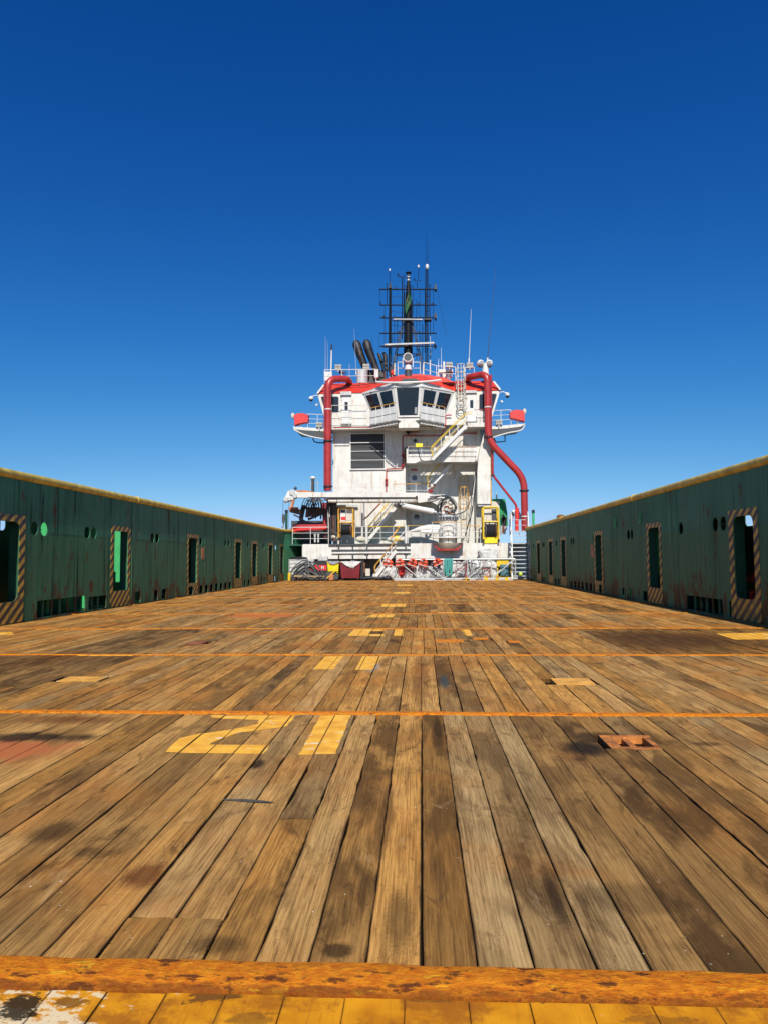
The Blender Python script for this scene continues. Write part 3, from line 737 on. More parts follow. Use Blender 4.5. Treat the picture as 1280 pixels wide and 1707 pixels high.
# red deck valve and pipe glimpsed through the nearest opening on the right
v = thing('fire_valve', 'bright red valve and stub pipe standing inside the nearest right opening', 'valve', (XR+.75, 18.0, 0))
MB().tube([(XR+.75, 17.6, .95), (XR+.75, 18.35, .95)], .11, 10).build('pipe', BRIGHTR, v)
MB().tube(elbow([(XR+.75, 17.35, .62), (XR+.75, 17.85, .62), (XR+.75, 17.85, .1)], .1), .05, 8).build('pipe', BRIGHTR, v)
MB().box((XR+.55, 17.4, 0), (XR+.95, 18.2, .12)).build('foot', BRIGHTR, v)
# posts and gear showing above the bulwarks
pt = P(888, 850, 55); m = MB().tube([(pt.x, 55, 0), (pt.x, 55, pt.z-.25)], .09, 8)
g = thing('vent_post', 'green vent post with a black cap beyond the right bulwark end', 'post', (pt.x, 55, 0)); m.build('pipe', LTGREEN, g)
MB().tube([(pt.x, 55, pt.z-.25), (pt.x, 55, pt.z)], .11, 8).build('cap', BLACK, g)
pt = P(478, 850, 54); g = thing('vent_post', 'green vent post with a black cap left of the deck crane', 'post', (pt.x, 54, 0))
MB().tube([(pt.x, 54, 0), (pt.x, 54, pt.z-.25)], .10, 8).build('pipe', DKGREEN, g); MB().tube([(pt.x, 54, pt.z-.25), (pt.x, 54, pt.z)], .12, 8).build('cap', BLACK, g)
# ------------------------------------------------------------------ deckhouse
YW, YB, YS = 51.95, 51.2, 49.3          # house wall, wheelhouse aft wall, face of the control station
fc = P(680, 930, YW)
dh = thing('deckhouse', 'tall white ship superstructure with red-rimmed wheelhouse at the far end of the deck', 'superstructure', (fc.x, YW, 0))
D = dh
# hull forecastle block behind the working deck, passage under the upper deck
a0 = P(505, 930, 49.8); a1 = P(851, 930, 49.8)
ztop = P(680, 906, 49.8).z; zbot = P(680, 931, 49.8).z
MB().box((a0.x, 49.8, zbot), (a1.x, 49.86, ztop)).build('deck_edge', WHITE, D)
MB().box((a0.x, 49.86, ztop-.09), (a1.x+1.6, 60, ztop-.01)).build('upper_deck', NAVY, D)
MB().box((-10.4, 52.5, -.1), (8.5, 60, ztop-.1)).build('lower_wall', GREYW, D)
MB().box((-9.6, 49.9, ztop-.10), (a0.x-.02, 56, ztop-.02)).build('upper_deck', NAVY, D)
MB().box((a0.x-.05, 49.86, 0), (a0.x+.0, 52.5, ztop-.1)).build('side_wall', GREYW, D)
# main house
x0, x1 = P(555, 800, YW).x, P(830, 870, YW).x
zt = P(680, 713, YW).z
YR_ = YW + .85; xa_ = P(676, 840, YW).x; xb_ = P(795, 840, YW).x; za_ = P(700, 768, YW).z
MB().box((x0, YW, ztop), (xa_, YW+9, zt)).build('wall', WHITE, D)
MB().box((xa_, YW, za_), (xb_+.3, YW+9, zt)).build('wall', WHITE, D)
MB().box((xa_, YR_, ztop), (xb_+.3, YW+9, za_)).build('recessed_wall', WHITE, D)
q0 = P(655, 829, 50.4); q1 = P(741, 829, 50.4)
MB().box((q0.x, 50.4, q0.z-.06), (q1.x, YR_, q0.z+.02)).build('landing', GREYW, D)
MB().box((q0.x, 50.38, q0.z-.12), (q1.x, 50.44, q0.z+.16)).build('landing_edge', WHITE, D)
railing([Vector((q0.x, 50.42, q0.z)), Vector((P(712, 829, 50.4).x, 50.42, q0.z))], '', D, h=.95, rails=(1, .5), step=.9, top=ORYEL)
pb('wall', CREAM, D, 793, 836, 832, 907, YW-.02, 8)
m = MB(); YC = 51.0      # the buttress-like casing on the right
m.prism([P(x, y, YC) for x, y in [(795,840),(795,790),(797,760),(800,745),(806,722),(818,722),(818,840)]], (0, 1.4, 0)); m.build('casing', WHITE, D)
pb('casing_foot', GREYW, D, 796, 840, 818, 844, YC+.1, 1.3)
pb('casing_edge', CREAM, D, 816.5, 742, 818.5, 862, YC-.03, .04)
# louver
lv0, lv1 = pbox(583.5, 721, 642, 783, YW-.06, .06); MB().box((lv0[0], YW-.02, lv0[2]), (lv1[0], YW-.005, lv1[2])).build('louver_back', LOUV, D)
for (a, b) in ((721.5,723),(737,738),(751.5,752.3),(766.5,767.3),(781,783)): pb('louver_bar', WHITEC, D, 583.5, a, 642, b, YW-.12, .09)
for (a, b) in ((583,585),(640.5,642.5)): pb('louver_bar', WHITEC, D, a, 721, b, 783, YW-.121, .09)
for k in range(28):
    y = 724.6 + k*2.05; q0, q1 = P(585.5, y, YW-.09), P(640, y, YW-.09)
    MB().prism([(q0.x, YW-.09, q0.z-.04), (q0.x, YW-.025, q0.z+.03), (q0.x, YW-.025, q0.z+.04), (q0.x, YW-.09, q0.z-.03)], (q1.x-q0.x, 0, 0)).build('slat', LOUV, D)
# thin plate joints on the white wall
for x in (560, 612, 652, 668): pb('weld_seam', WHITE, D, x-.12, 786, x+.12, 904, YW-.008, .01)
for y in (776, 812): pb('weld_seam', WHITE, D, 556, y-.12, 676, y+.12, YW-.009, .01)

def house_door(x0, y0, x1, y1, Y, port='round', lbl=None):
    d = pb('door', WHITEC, D, x0, y0, x1, y1, Y-.07, .06)
    if lbl: d['label'] = lbl
    xm = (x0+x1)/2; w_ = x1-x0
    if port == 'round':
        c = P(xm, y0+(y1-y0)*.28, Y-.08)
        MB().tube([(c.x, Y-.085, c.z), (c.x, Y-.07, c.z)], .19, 16).build('porthole', GLASS, d)
        t = [(c.x+.21*math.cos(a), Y-.09, c.z+.21*math.sin(a)) for a in [2*math.pi*i/16 for i in range(17)]]
        MB().tube(t, .025, 6, cap=False).build('porthole_rim', GREYW, d)
    else:
        pb('pane', GLASS, d, xm-2.6, y0+10, xm+2.6, y0+23, Y-.085, .014)
    MB().tube([P(x1-1.2, y0+(y1-y0)*.55, Y-.12), P(x1-3.2, y0+(y1-y0)*.55, Y-.12)], .02, 5).build('handle', DGREY, d)
    for t in (.15, .5, .85): pb('hinge', DGREY, d, x0-.7, y0+(y1-y0)*t-1, x0+.4, y0+(y1-y0)*t+1, Y-.09, .05)
    # frame lip round the door
    for r_ in ((x0-1.2, y0-1.2, x1+1.2, y0-.1), (x0-1.2, y0, x0-.4, y1), (x1+.4, y0, x1+1.2, y1), (x0-1.2, y1, x1+1.2, y1+1.1)): pb('door_frame', WHITEC, d, *r_, Y-.04, .035)
    return d
house_door(682, 788, 699, 819, YR_); house_door(685, 848, 703, 898, YR_)
pb('name_plate', PIPE, D, 685, 781.5, 695, 784.5, YR_-.03, .02)
house_door(690, 916, 708, 958, 52.5, lbl='grey-lit lower door with a round porthole'); house_door(520, 926, 534, 962, 52.5); house_door(556, 926, 570, 962, 52.5)
pb('notice_board', PIPE, D, 712, 929, 730, 937, 52.4, .05)
for x in (512, 516, 542, 547, 592): pb('notice', WHITEC, D, x, 934, x+2.6, 938, 52.47, .02)
MB().box((P(572,945,52.48).x, 52.45, 0), (P(583,945,52.48).x, 52.485, P(577,932,52.48).z)).build('doorway', SEAM, D)
MB().box((P(786,945,52.48).x, 52.45, 0), (P(838,945,52.48).x, 52.485, P(800,932,52.48).z)).build('doorway', SEAM, D)
# posts under the deck edge
for x, y in ((587, 954), (661, 966), (815, 930), (735.5, 955), (754, 955), (786, 952)):
    p = P(x, 931, 50.0); MB().tube([(p.x, 50.0, 0), (p.x, 50.0, zbot+.05)], .10 if x > 700 and x < 760 else .07, 10).build('pillar', WHITEC, D)
MB().tube([P(563, 937.5, 50.0), P(587, 937.5, 50.0), P(591, 934.5, 50.0)], .06, 8).build('pillar', WHITEC, D)
# fascia rails below the edge on the left half (extra I-beam with flanges)
for y, mt in ((907.5, DGREY), (917, DGREY), (921, WHITEC)):
    pb('edge_beam', mt, D, 553 if y > 910 else 548, y-1.3, 684, y+1.3, 49.66, .13)
for x in (565, 588, 612, 652, 676): pb('bracket', DGREY, D, x-1.2, 907, x+1.2, 930, 49.70, .09)

# wheelhouse body
def slab(name, mat, pts, depth, par=D): return MB().prism([P(x, y, Y) for x, y, Y in pts], (0, depth, 0)).build(name, mat, par)
zr = P(566, 656, YB).z; zf = P(566, 711, YB).z
body = MB()
fr = [(P(545, 711, YB).x, YB, zf), (P(529.5, 656, YB).x, YB, zr), (P(833, 651, YB).x, YB, zr), (P(816, 708, YB).x, YB, zf)]
body.prism(fr, (0, 8, 0)); body.build('wheelhouse_wall', WHITE, D)
# projecting control station (faces lean out at the top)
def on(x, y, Y): return P(x, y, Y)
TA, TB, TC, TD = on(604, 657, YB), on(656, 0, YS), on(702.5, 0, YS), on(757, 654, YB)
TB.z = TC.z = zr; TB = Vector((P(656, 646, YS).x, YS, zr)); TC = Vector((P(702.5, 645, YS).x, YS, zr)); TA.z = TD.z = zr
zb = P(680, 697, YS+.35).z
BA, BB, BC, BD = Vector((P(626, 700, YB).x, YB, zb)), Vector((P(663, 697, YS+.4).x, YS+.4, zb)), Vector((P(698, 697, YS+.4).x, YS+.4, zb)), Vector((P(738, 697, YB).x, YB, zb))
bk = Vector((0, .8, 0))
MB().loft([[BA, BB, BC, BD, BD+bk, BA+bk], [TA, TB, TC, TD, TD+bk, TA+bk]]).build('control_station', WHITEC, D)
MB().loft([[Vector((v.x, v.y, zf-.1)) for v in (BA, BB, BC, BD, BD+bk, BA+bk)], [Vector((v.x, v.y, zb-.002)) for v in (BA, BB, BC, BD, BD+bk, BA+bk)]]).build('station_skirt', WHITE, D)
def face_pt(A, B, C, E, u, v): return (A*(1-u)+B*u)*(1-v) + (E*(1-u)+C*u)*v      # A,B bottom; E,C top
def facebox(name, mat, par, q, u0, v0, u1, v1, off, th, shear=0):
    A, B, C, E = q; n = (B-A).cross(E-A).normalized()
    if n.y > 0: n = -n
    pts = [face_pt(A, B, C, E, u, v) + n*off for u, v in ((u0+shear*0, v0), (u1, v0), (u1, v1), (u0, v1))]
    return MB().prism(pts, n*th).build(name, mat, par)
QL = (BA, BB, TB, TA); QC = (BB, BC, TC, TB); QR = (BC, BD, TD, TC)
def window(q, u0, v0, u1, v1, e=.035):
    wn = facebox('window', WHITEC, D, q, u0-e, v0-.03, u1+e, v1+.03, .0, .03)
    facebox('pane', GLASS, wn, q, u0, v0, u1, v1, .031, .012)
    return wn
window(QL, .08, .33, .46, .90); window(QL, .56, .33, .93, .90)
window(QC, .09, .08, .91, .95)
window(QR, .07, .33, .44, .90); window(QR, .54, .33, .92, .90)
# hint of the desk behind the centre pane: papers stuck on the glass
facebox('paper', GREYCLOTH, D, QC, .78, .14, .88, .34, .045, .006)
for q in (QL, QC, QR): facebox('wiper', DGREY, D, q, .28, .86, .30, .97, .05, .03)
# side windows and doors of the wheelhouse
def pwin(poly, Y):
    wn = MB().prism([P(x, y, Y-.02) for x, y in poly], (0, .03, 0)); cx = sum(p[0] for p in poly)/len(poly); cy = sum(p[1] for p in poly)/len(poly)
    fo = MB().prism([P(cx+(x-cx)*1.09, cy+(y-cy)*1.09, Y-.01) for x, y in poly], (0, .008, 0)).build('window', DGREY, D)
    wn.build('pane', GLASS, fo)
pwin([(536.5,663),(539,661.8),(562,661.8),(564,663.5),(564,685.5),(562,687),(544,687)], YB)
pwin([(799,660),(801,658),(824.5,657),(826,659),(819,683),(801,684),(799,682)], YB)
house_door(569.5, 660, 585.5, 706, YB, 'slot', 'white wheelhouse door left of the control station'); house_door(777.5, 657, 793.5, 703, YB, 'slot', 'white wheelhouse door right of the caged ladder')
pb('door_light', GREYW, D, 567.5, 652.5, 586, 658.5, YB-.22, .2); pb('door_light', GREYW, D, 775, 650.5, 794, 655, YB-.2, .18)
pb('door_step', GREYW, D, 568, 704, 586, 706.5, YB-.25, .2); pb('door_step', GREYW, D, 776, 701, 795, 703, YB-.25, .2)
# red roof with sloping rim
lo = [P(529, 656.5, YB-.05), TA+Vector((0,-.06,.02)), TB+Vector((0,-.08,.34)), TC+Vector((0,-.08,.34)), TD+Vector((0,-.06,.02)), P(834, 651, YB-.05)]
lo[0].z = lo[5].z = zr+.02
zu = P(585, 639, 52.2).z
hi = [Vector((P(541, 640, 52.2).x, 52.2, zu)), Vector((P(626, 638, 52.2).x, 52.2, zu)), Vector((P(656, 634, 50.4).x, 50.4, zu)), Vector((P(703, 634, 50.4).x, 50.4, zu)), Vector((P(740, 638, 52.2).x, 52.2, zu)), Vector((P(819, 636, 52.2).x, 52.2, zu))]
bl = [Vector((lo[0].x, 59.3, lo[0].z)), Vector((lo[5].x, 59.3, lo[0].z))]; bh = [Vector((hi[0].x, 58.5, zu)), Vector((hi[5].x, 58.5, zu))]
MB().loft([lo + [bl[1], bl[0]], hi + [bh[1], bh[0]]]).build('roof', RED, D)
# white fascia over the station windows
e = Vector((0, -.05, 0))
for A, B in ((TA, TB), (TB, TC), (TC, TD)):
    MB().prism([A+e+Vector((0,0,-.07)), B+e+Vector((0,0,-.07)), B+e+Vector((0,0,.33)) if B in (TB, TC) else B+e+Vector((0,0,.02)), A+e+Vector((0,0,.33)) if A in (TB, TC) else A+e+Vector((0,0,.02))], (0, .12, 0)).build('fascia', WHITEC, D)
m = MB(); m.prism([P(x, y, 51.4) for x, y in [(642,637),(658,628),(668,624.5),(700,623.5),(716,625.5),(742,630),(757,637)]], (0, 3.2, 0)); m.build('roof_hump', RED, D)
MB().tube(bez([P(627, 636.5, 49.9), P(642, 637.6, 49.4), P(662, 637.8, 49.1), P(690, 637.2, 49.1), P(712, 636, 49.4), P(734, 633.6, 49.9)], 5), .075, 8).build('visor_tube', WHITEC, D)
m = MB(); m.prism([P(x, y, 49.2) for x, y in [(668,633),(674,631),(692,631),(697,633),(695,635),(670,635)]], (0, .8, 0)); m.build('hatch', DGREY, D)
for x in (583, 599, 645, 655, 742, 758, 770): 
    pb('cable_clip', BLACK, D, x-.5, 637, x+.5, 644, 51.7, .08)
MB().tube(bez([P(545, 641, 51.6), P(583, 642.5, 51.55), P(606, 641.5, 51.55), P(622, 639, 51.6), P(640, 641, 50.6), P(655, 636, 50)], 4), .025, 5).build('cable', BLACK, D)
MB().tube(bez([P(706, 636, 50), P(722, 641, 50.8), P(745, 640, 51.4), P(775, 640, 51.55), P(800, 639, 51.55)], 4), .025, 5).build('cable', BLACK, D)
# slanted edges of the wheelhouse sides
MB().bar(P(529.5, 656, YB-.06), P(541, 641, YB-.06), .16, .12).build('corner_trim', WHITEC, D); MB().bar(P(833, 650, YB-.06), P(822, 636, YB-.06), .16, .12).build('corner_trim', WHITEC, D)
# bridge deck edge and wings
pb('deck_lip', WHITE, D, 553, 711.5, 650, 715, 50.95, 1.2); MB().tube([P(556, 713, 50.7), P(610, 712.5, 50.7), P(640, 711.5, 50.7)], .035, 6).build('drain_pipe', PIPE, D)
pb('deck_lip', WHITE, D, 650, 711.5, 742, 714.5, 51.05, 1)
pb('balcony', WHITE, D, 779, 704.5, 808, 711.5, 50.6, .08); pb('balcony_floor', WHITE, D, 774, 710.5, 810, 712.5, 50.7, 1.3)
YG = 51.3
for sgn, pl, br, pipe in ((-1, [(488.5,711),(545,714.5),(545,719),(512,717.5),(491,715.5)], [(490,716),(506,724),(524,729),(543,732)], [(522,730),(524,736),(530,738),(543,738)]),
                    (1, [(875,706),(812,711.5),(812,716),(845,714),(868,711)], [(874,708),(868,717),(845,722),(818,730)], [(841,724),(841,736),(826,737),(822,730)])):
    m = MB(); m.prism([P(x, y, YG) for x, y in pl], (0, 3.2, 0)); m.build('wing_platform', WHITE, D)
    m = MB(); m.prism([P(x, y, YG+.02) for x, y in [pl[0], pl[-1]] + list(br)[1:] + [(pl[1][0], pl[1][1]+3)]], (0, .12, 0)); m.build('wing_bracket', DGREY, D)
    MB().tube(bez([P(x, y, YG-.03) for x, y in br], 4), .05, 6).build('wing_brace', WHITEC, D)
    MB().tube([P(x, y, YG+.5) for x, y in pipe], .05, 6).build('wing_pipe', DGREY, D)
# station walkways with white weather panels
def walk(A, B, zl, zh, lbl):
    A, B = Vector(A), Vector(B); dirn = (B-A).normalized(); n = Vector((dirn.y, -dirn.x, 0)); n = n if n.y < 0 else -n
    MB().prism([Vector((A.x, A.y, zl)), Vector((B.x, B.y, zl)), Vector((B.x, B.y, zh)), Vector((A.x, A.y, zh))], n*.03).build('weather_panel', WHITEC, D)
    MB().tube([Vector((A.x, A.y, zh+.22))+n*.05, Vector((B.x, B.y, zh+.22))+n*.05], .03, 6).build('rail', ORYEL, D)
    MB().tube([Vector((A.x, A.y, (zl+zh)/2))+n*.05, Vector((B.x, B.y, (zl+zh)/2))+n*.05], .02, 6).build('rail', GREYW, D)
    for t in (0, .25, .5, .75, 1):
        p = A+(B-A)*t; MB().tube([Vector((p.x, p.y, zl-.1))+n*.05, Vector((p.x, p.y, zh+.22))+n*.05], .022, 5).build('post', WHITEC, D)
    for k in range(9):
        p = A+(B-A)*k/8; q = A+(B-A)*min(1, (k+1)/8)
        MB().bar(Vector((p.x, p.y, zl-.28))+n*-.1, Vector((q.x, q.y, zl-.02))+n*-.1, .03).build('lattice', DGREY, D)
        MB().bar(Vector((p.x, p.y, zl-.02))+n*-.1, Vector((q.x, q.y, zl-.28))+n*-.1, .03).build('lattice', WHITEC, D)
    MB().bar(Vector((A.x, A.y, zl-.3)), Vector((B.x, B.y, zl-.3)), .06).build('lattice', WHITEC, D)
    MB().prism([Vector((A.x, A.y, zl-.06)), Vector((B.x, B.y, zl-.06)), Vector((B.x, B.y, zl-.06))-n*.7, Vector((A.x, A.y, zl-.06))-n*.7], (0, 0, .04)).build('walkway', GREYW, D)
zl = P(640, 704, 49.9).z; zh = P(640, 682, 49.9).z
walk(P(617, 700, 50.6), P(661, 700, 48.9), zl, zh, ''); walk(P(700, 700, 48.9), P(740, 700, 50.6), zl, zh, '')
pb('skirt_box', WHITE, D, 664, 695, 698, 713, 49.25, 1.2); pb('sill', WHITEC, D, 663, 692.5, 699, 695, 49.15, .3)
# middle platform with parapet on the right
YP = 50.3
pl0, pl1 = pbox(696, 745, 793, 770, YP, .05)
m = MB(); m.prism([P(x, y, YP) for x, y in [(677,772),(692,772),(700,768.5),(722,768.5),(728,770),(790,770),(795,766),(795,745),(722,745),(722,757),(677,757)]], (0, .05, 0)); m.build('parapet', WHITE, D)
MB().box((P(677,770,YP).x, YP+.05, P(700,770,YP).z), (P(795,770,YP).x, YW, P(700,767.5,YP).z)).build('platform', GREYW, D)
pb('parapet', WHITE, D, 677, 748, 679, 770, YP+.05, 1.6)
b0 = P(680, 757, YP-.03); b1 = P(724, 757, YP-.03); railing([b0, b1], '', D, h=.55, rails=(1., .5), step=.9)
b0 = P(722, 745.5, YP-.03); b1 = P(794, 745.5, YP-.03)
for y in (744, 752, 760): MB().tube([P(680, y, YP-.06), P(794, y, YP-.06)], .018, 5).build('rail', ORYEL if y == 744 else GREYW, D)
# small box lamps, horns and pipes on the wall
pb('yellow_box', YELB, D, 692.5, 739, 704, 745, 50.15, .25)
for x, y, r_ in ((680, 719, .20), (691.5, 734.5, .13), (683, 749, .13)):
    p = P(x, y, YW-.25); MB().tube([(p.x, YW-.3, p.z), (p.x, YW-.02, p.z)], [r_, r_*.6], 12).build('horn', BLACK if r_ > .12 and x != 683 else GREYW, D)
for pts in ([(644,820),(644,782),(671,781),(671,726),(706,726),(735,726),(742,712),(742,692),(752,692)], [(680,726),(680,718)], [(745,722),(795,722)], [(685,720),(700,720)]):
    MB().tube(elbow([P(x, y, YW-.14 if y > 715 else YB-.2) for x, y in pts], .15), .045, 7).build('fire_pipe', PIPE, D)
for x, y in ((671,759),(671,776),(644,806),(644,800)): p = P(x, y, YW-.14); MB().sphere(p, .12, 8, 6).build('valve', PIPE, D)
p = P(678, 755, YW-.3)
for k in range(6): MB().sphere(P(678+random.uniform(-2,2), 750+k*4, YW-.25), .22, 7, 5, (.8,.6,1)).build('hose_bundle', RUSTY if k % 2 else DGREY, D)
# fixed ladders on the wall, with safety hoops
def ladder(x0, x1, yt, yb, Y, mat, hoops, hoopmat, label, cat='ladder', rungs=.3, off=.28, hr=None):
    a, b = P(x0, yb, Y), P(x1, yt, Y); xm = (a.x+b.x)/2; wd = (b.x-a.x)
    t = thing('wall_ladder', label, cat, (xm, Y, a.z))
    for x in (a.x, b.x): MB().bar((x, Y, a.z), (x, Y, b.z), .05).build('side_rail', mat, t)
    z = a.z+.1
    while z < b.z: MB().tube([(a.x, Y, z), (b.x, Y, z)], .02, 5).build('rung', mat, t); z += rungs
    for hy in hoops:
        zc = P(xm, hy, Y).z; r_ = hr or wd*.75
        zc = P((x0+x1)/2, hy, Y).z
        MB().tube([(xm+r_*math.cos(u), Y-.05-(r_*1.3)*math.sin(u), zc) for u in [math.pi*i/12 for i in range(13)]], .03, 5).build('hoop', hoopmat, t)
    if len(hoops) > 1:
        z0, z1 = P(xm, hoops[-1], Y).z, P(xm, hoops[0], Y).z; r_ = hr or wd*.75
        for u in (0, math.pi/4, math.pi/2, 3*math.pi/4, math.pi):
            MB().bar((xm+r_*math.cos(u), Y-.05-r_*1.3*math.sin(u), P((x0+x1)/2, hoops[-1], Y).z), (xm+r_*math.cos(u), Y-.05-r_*1.3*math.sin(u), P((x0+x1)/2, hoops[0], Y).z), .03).build('cage_bar', hoopmat, t)
    return t
ladder(763.5, 771.5, 609, 684, 50.9, CREAM, (609, 622, 636, 650, 665), CREAM, 'pale caged ladder climbing onto the red wheelhouse roof', hr=.33)
ladder(769, 777, 790, 904, YR_-.3, CREAM, (796, 813, 831, 849), ORYEL, 'caged ladder on the white wall right of the crane pedestal', hr=.36)
for cx, cy in ((767.5, 686), (767.5, 645)):
    c = P(cx, cy, 51.0); MB().tube([(c.x+.33*math.cos(u), 51.0, c.z+.33*math.sin(u)) for u in [2*math.pi*i/16 for i in range(17)]], .03, 5, cap=False).build('hoop_hatch', DGREY, D)
# stairs
def stairs(xt, yt, xb, yb, Y, wd, label, railm=YEL, strm=WHITEC, steps=12, inner=True, h=.95):
    top, bot = P(xt, yt, Y), P(xb, yb, Y); t = thing('stairway', label, 'stairs', bot)
    for dy in (0, wd): 
        MB().bar(bot+Vector((0,dy,0)), top+Vector((0,dy,0)), .05, .22).build('stringer', strm, t)
    for i in range(1, steps): 
        p = bot+(top-bot)*i/steps; MB().box((p.x-.11, Y+.03, p.z-.015), (p.x+.11, Y+wd-.03, p.z+.015)).build('tread', GALV, t)
    u = Vector((0, 0, h))
    for dy in (0, wd):
        o_ = Vector((0, dy, 0)); MB().tube(elbow([bot+o_+Vector((-.0,0,.15)), bot+o_+u*.9+Vector((-.1,0,0)), top+o_+u, top+o_+u+Vector((.45,0,0))], .15), .026, 6).build('handrail', railm, t)
        MB().tube([bot+o_+u*.5, top+o_+u*.5], .022, 5).build('middle_rail', railm if dy else strm, t)
        for k in (.25, .5, .75): p = bot+(top-bot)*k+o_; MB().tube([p, p+u], .022, 5).build('post', strm, t)
    return t
stairs(777, 709, 721, 765, 49.5, .75, 'white stairway with yellow handrails rising to the bridge balcony', h=.95)
stairs(757, 768, 714, 815, 51.2, .75, 'stairway with yellow handrails in shadow below the middle platform', h=.95, strm=WHITEC)
stairs(659, 846, 612, 902, 50.9, .75, 'stairway with yellow handrails behind the white crane boom', h=.95)
stairs(660, 918, 626, 961, 48.95, .75, 'lowest stairway, beside the maroon tub, leading up from the timber deck', h=.75, steps=9, railm=ORYEL)
MB().tube(elbow([P(606, 866, 50.6), P(613, 861, 50.6), P(634, 839, 50.6)], .1), .05, 6).build('fire_pipe', PIPE, D)
# left bay under the crane boom: doorway, columns
pb('doorway', SEAM, D, 556, 846, 567, 894, YW-.03, .02); pb('door_light', GREYW, D, 579, 841, 597, 845.5, YW-.25, .22); pb('eyebrow', DGREY, D, 553, 841.5, 577, 844, YW-.2, .18)
for x, w_ in ((604, 3.2), (607.5, 1.4)):
    p = P(x, 900, 51.0); MB().tube([(p.x, 51.0, ztop), (p.x, 51.0, P(x, 838, 51.0).z)], w_*M_(52.2)/2*1.1, 10).build('pillar', WHITEC if x == 604 else DGREY, D)
p = P(524, 880, 51.5)
MB().box((P(486,890,52.8).x, 52.8, ztop), (P(553,890,52.8).x, 52.9, P(520,868,52.8).z)).build('side_wall', DGREY, D)
# rail along the upper deck edge
b = lambda x: Vector((P(x, 906, 49.9).x, 49.9, ztop))
railing([b(488), b(548)], 'white railing on the upper deck edge left of the yellow reel frame', h=1.2, step=1.5)
railing([b(592), b(611)], 'short white railing right of the left reel frame', h=1.2, step=.8)
railing([b(613), b(677)], 'yellow topped railing in front of the middle stairway', h=1.2, step=.9, top=YEL)
railing([b(680), b(722)], 'white railing left of the crane pedestal', h=1.25, step=1.1, top=ORYEL)
railing([b(770), b(800)], 'thin railing between the crane pedestal and bright yellow frame', h=1.2, step=1.3, top=ORYEL)
for x in (611.5, 676.5):
    t = thing('boom_rest', 'white stanchion at the %s end of the yellow topped railing' % ('left' if x < 650 else 'right'), 'post', b(x))
    MB().tube([b(x)+Vector((0,-.1,-.7)), b(x)+Vector((0,-.1,1.28))], .09, 10).build('pipe', WHITEC, t); MB().box(tuple(b(x)+Vector((-.14,-.24,-.72))), tuple(b(x)+Vector((.14,.04,-.68)))).build('foot', DGREY, t)
# rail of the bridge deck and wings
z_ = lambda x, y, Y: P(x, y, Y)
r1 = [P(553, 711, 50.8), P(612, 710.5, 50.8)]; railing(r1, 'white railing across the front of the left wheelhouse door', h=1.55, step=1.6, top=CREAM, r=.02)
railing([P(795, 708, 50.65), P(808, 708, 50.65)], 'short red and white railing on the right bridge balcony', h=1.1, step=.35, top=PIPE)
railing([P(513, 713, 51.4), P(546, 714.5, 51.4)], 'white railing on the left bridge wing', h=1.02, step=.7)
railing([P(818, 708.5, 51.4), P(851, 707, 51.4)], 'white railing on the right bridge wing', h=1.05, step=.7)
for pts, lab in (([(490.5,692),(496,689),(505,688.5),(514,691.5),(513.5,703),(499,705.5),(491,708.5)], 'left'), ([(849.5,686.5),(858,683),(866,683.5),(873.5,684.5),(874,702),(864,699.5),(850,696)], 'right')):
    p = P(pts[0][0], 706, 51.2); t = thing('wing_console', 'bright red covered console at the outer end of the %s bridge wing' % lab, 'console', (p.x, 51.2, p.z))
    MB().prism([P(x, y, 51.2) for x, y in pts], (0, .6, 0)).build('cover', BRIGHTR, t)
    cx = sum(x for x, y in pts)/len(pts); MB().tube([P(cx, 698, 51.5), P(cx, 713 if lab == 'left' else 707, 51.5)], .06, 8).build('pedestal', WHITEC, t)
    x = 488.5 if lab == 'left' else 873.5
    MB().sphere(P(x, 693 if lab == 'left' else 686, 51.3), .14, 8, 6, (1,1,1.6)).build('lamp', CREAM, t)
# floodlight pairs
def flood(x, y, Y, label, w_=11, h=9, dark=False):
    p = P(x, y+h/2+4, Y); t = thing('floodlight', label, 'floodlight', p)
    s_ = M_(Y); MB().tube([p, p+Vector((0,0,4*s_))], .04, 6).build('stand', WHITEC, t)
    for i in (-1, 1):
        for j in (0, 1):
            c = P(x+i*w_/4, y-h/4+j*h/2, Y); a = w_/4*s_*.9; bb = h/4*s_*.85
            hs = MB(); hs.box((c.x-a, Y-.05, c.z-bb), (c.x+a, Y+.3, c.z+bb)); o = hs.build('lamp_housing', GREYW, t)
            MB().box((c.x-a*.8, Y-.07, c.z-bb*.75), (c.x+a*.8, Y-.05, c.z+bb*.75)).build('lens', LAMPM, o)
    return t
for a in ((564, 612, 52.5, 'floodlight cluster on the roof rail right of the left red pipe elbow'), (610.5, 611, 54.5, 'floodlight cluster in front of the twin black exhausts'), (748.5, 608, 52.5, 'floodlight cluster on a white post right of the mast'),
          (782.5, 609, 52.5, 'floodlight cluster beside the caged ladder top'), (532.5, 708, 51.2, 'floodlight cluster on the left bridge wing deck'), (831, 704, 51.2, 'floodlight cluster on the right bridge wing deck')):
    flood(*a)
# security cameras
for x, y, lab, sg in ((519, 664, 'left', -1), (845, 658, 'right', 1)):
    p = P(x, y, 51.6); t = thing('security_camera', 'white dome camera on a bracket outside the %s wheelhouse corner' % lab, 'camera', p)
    MB().sphere(p, .17, 10, 8).build('dome', WHITEC, t); MB().sphere(p+Vector((0,0,-.1)), .14, 10, 8).build('lens', BLACK, t)
    MB().tube([p+Vector((0,0,.1)), p+Vector((-sg*.3,0,.22)), p+Vector((-sg*.62,.0,.18))], .04, 6).build('bracket', WHITEC, t)
    MB().tube([p+Vector((-sg*.5,0,-.45)), p+Vector((-sg*.35,0,-.55))], .08, 8).build('horn', WHITEC, t)
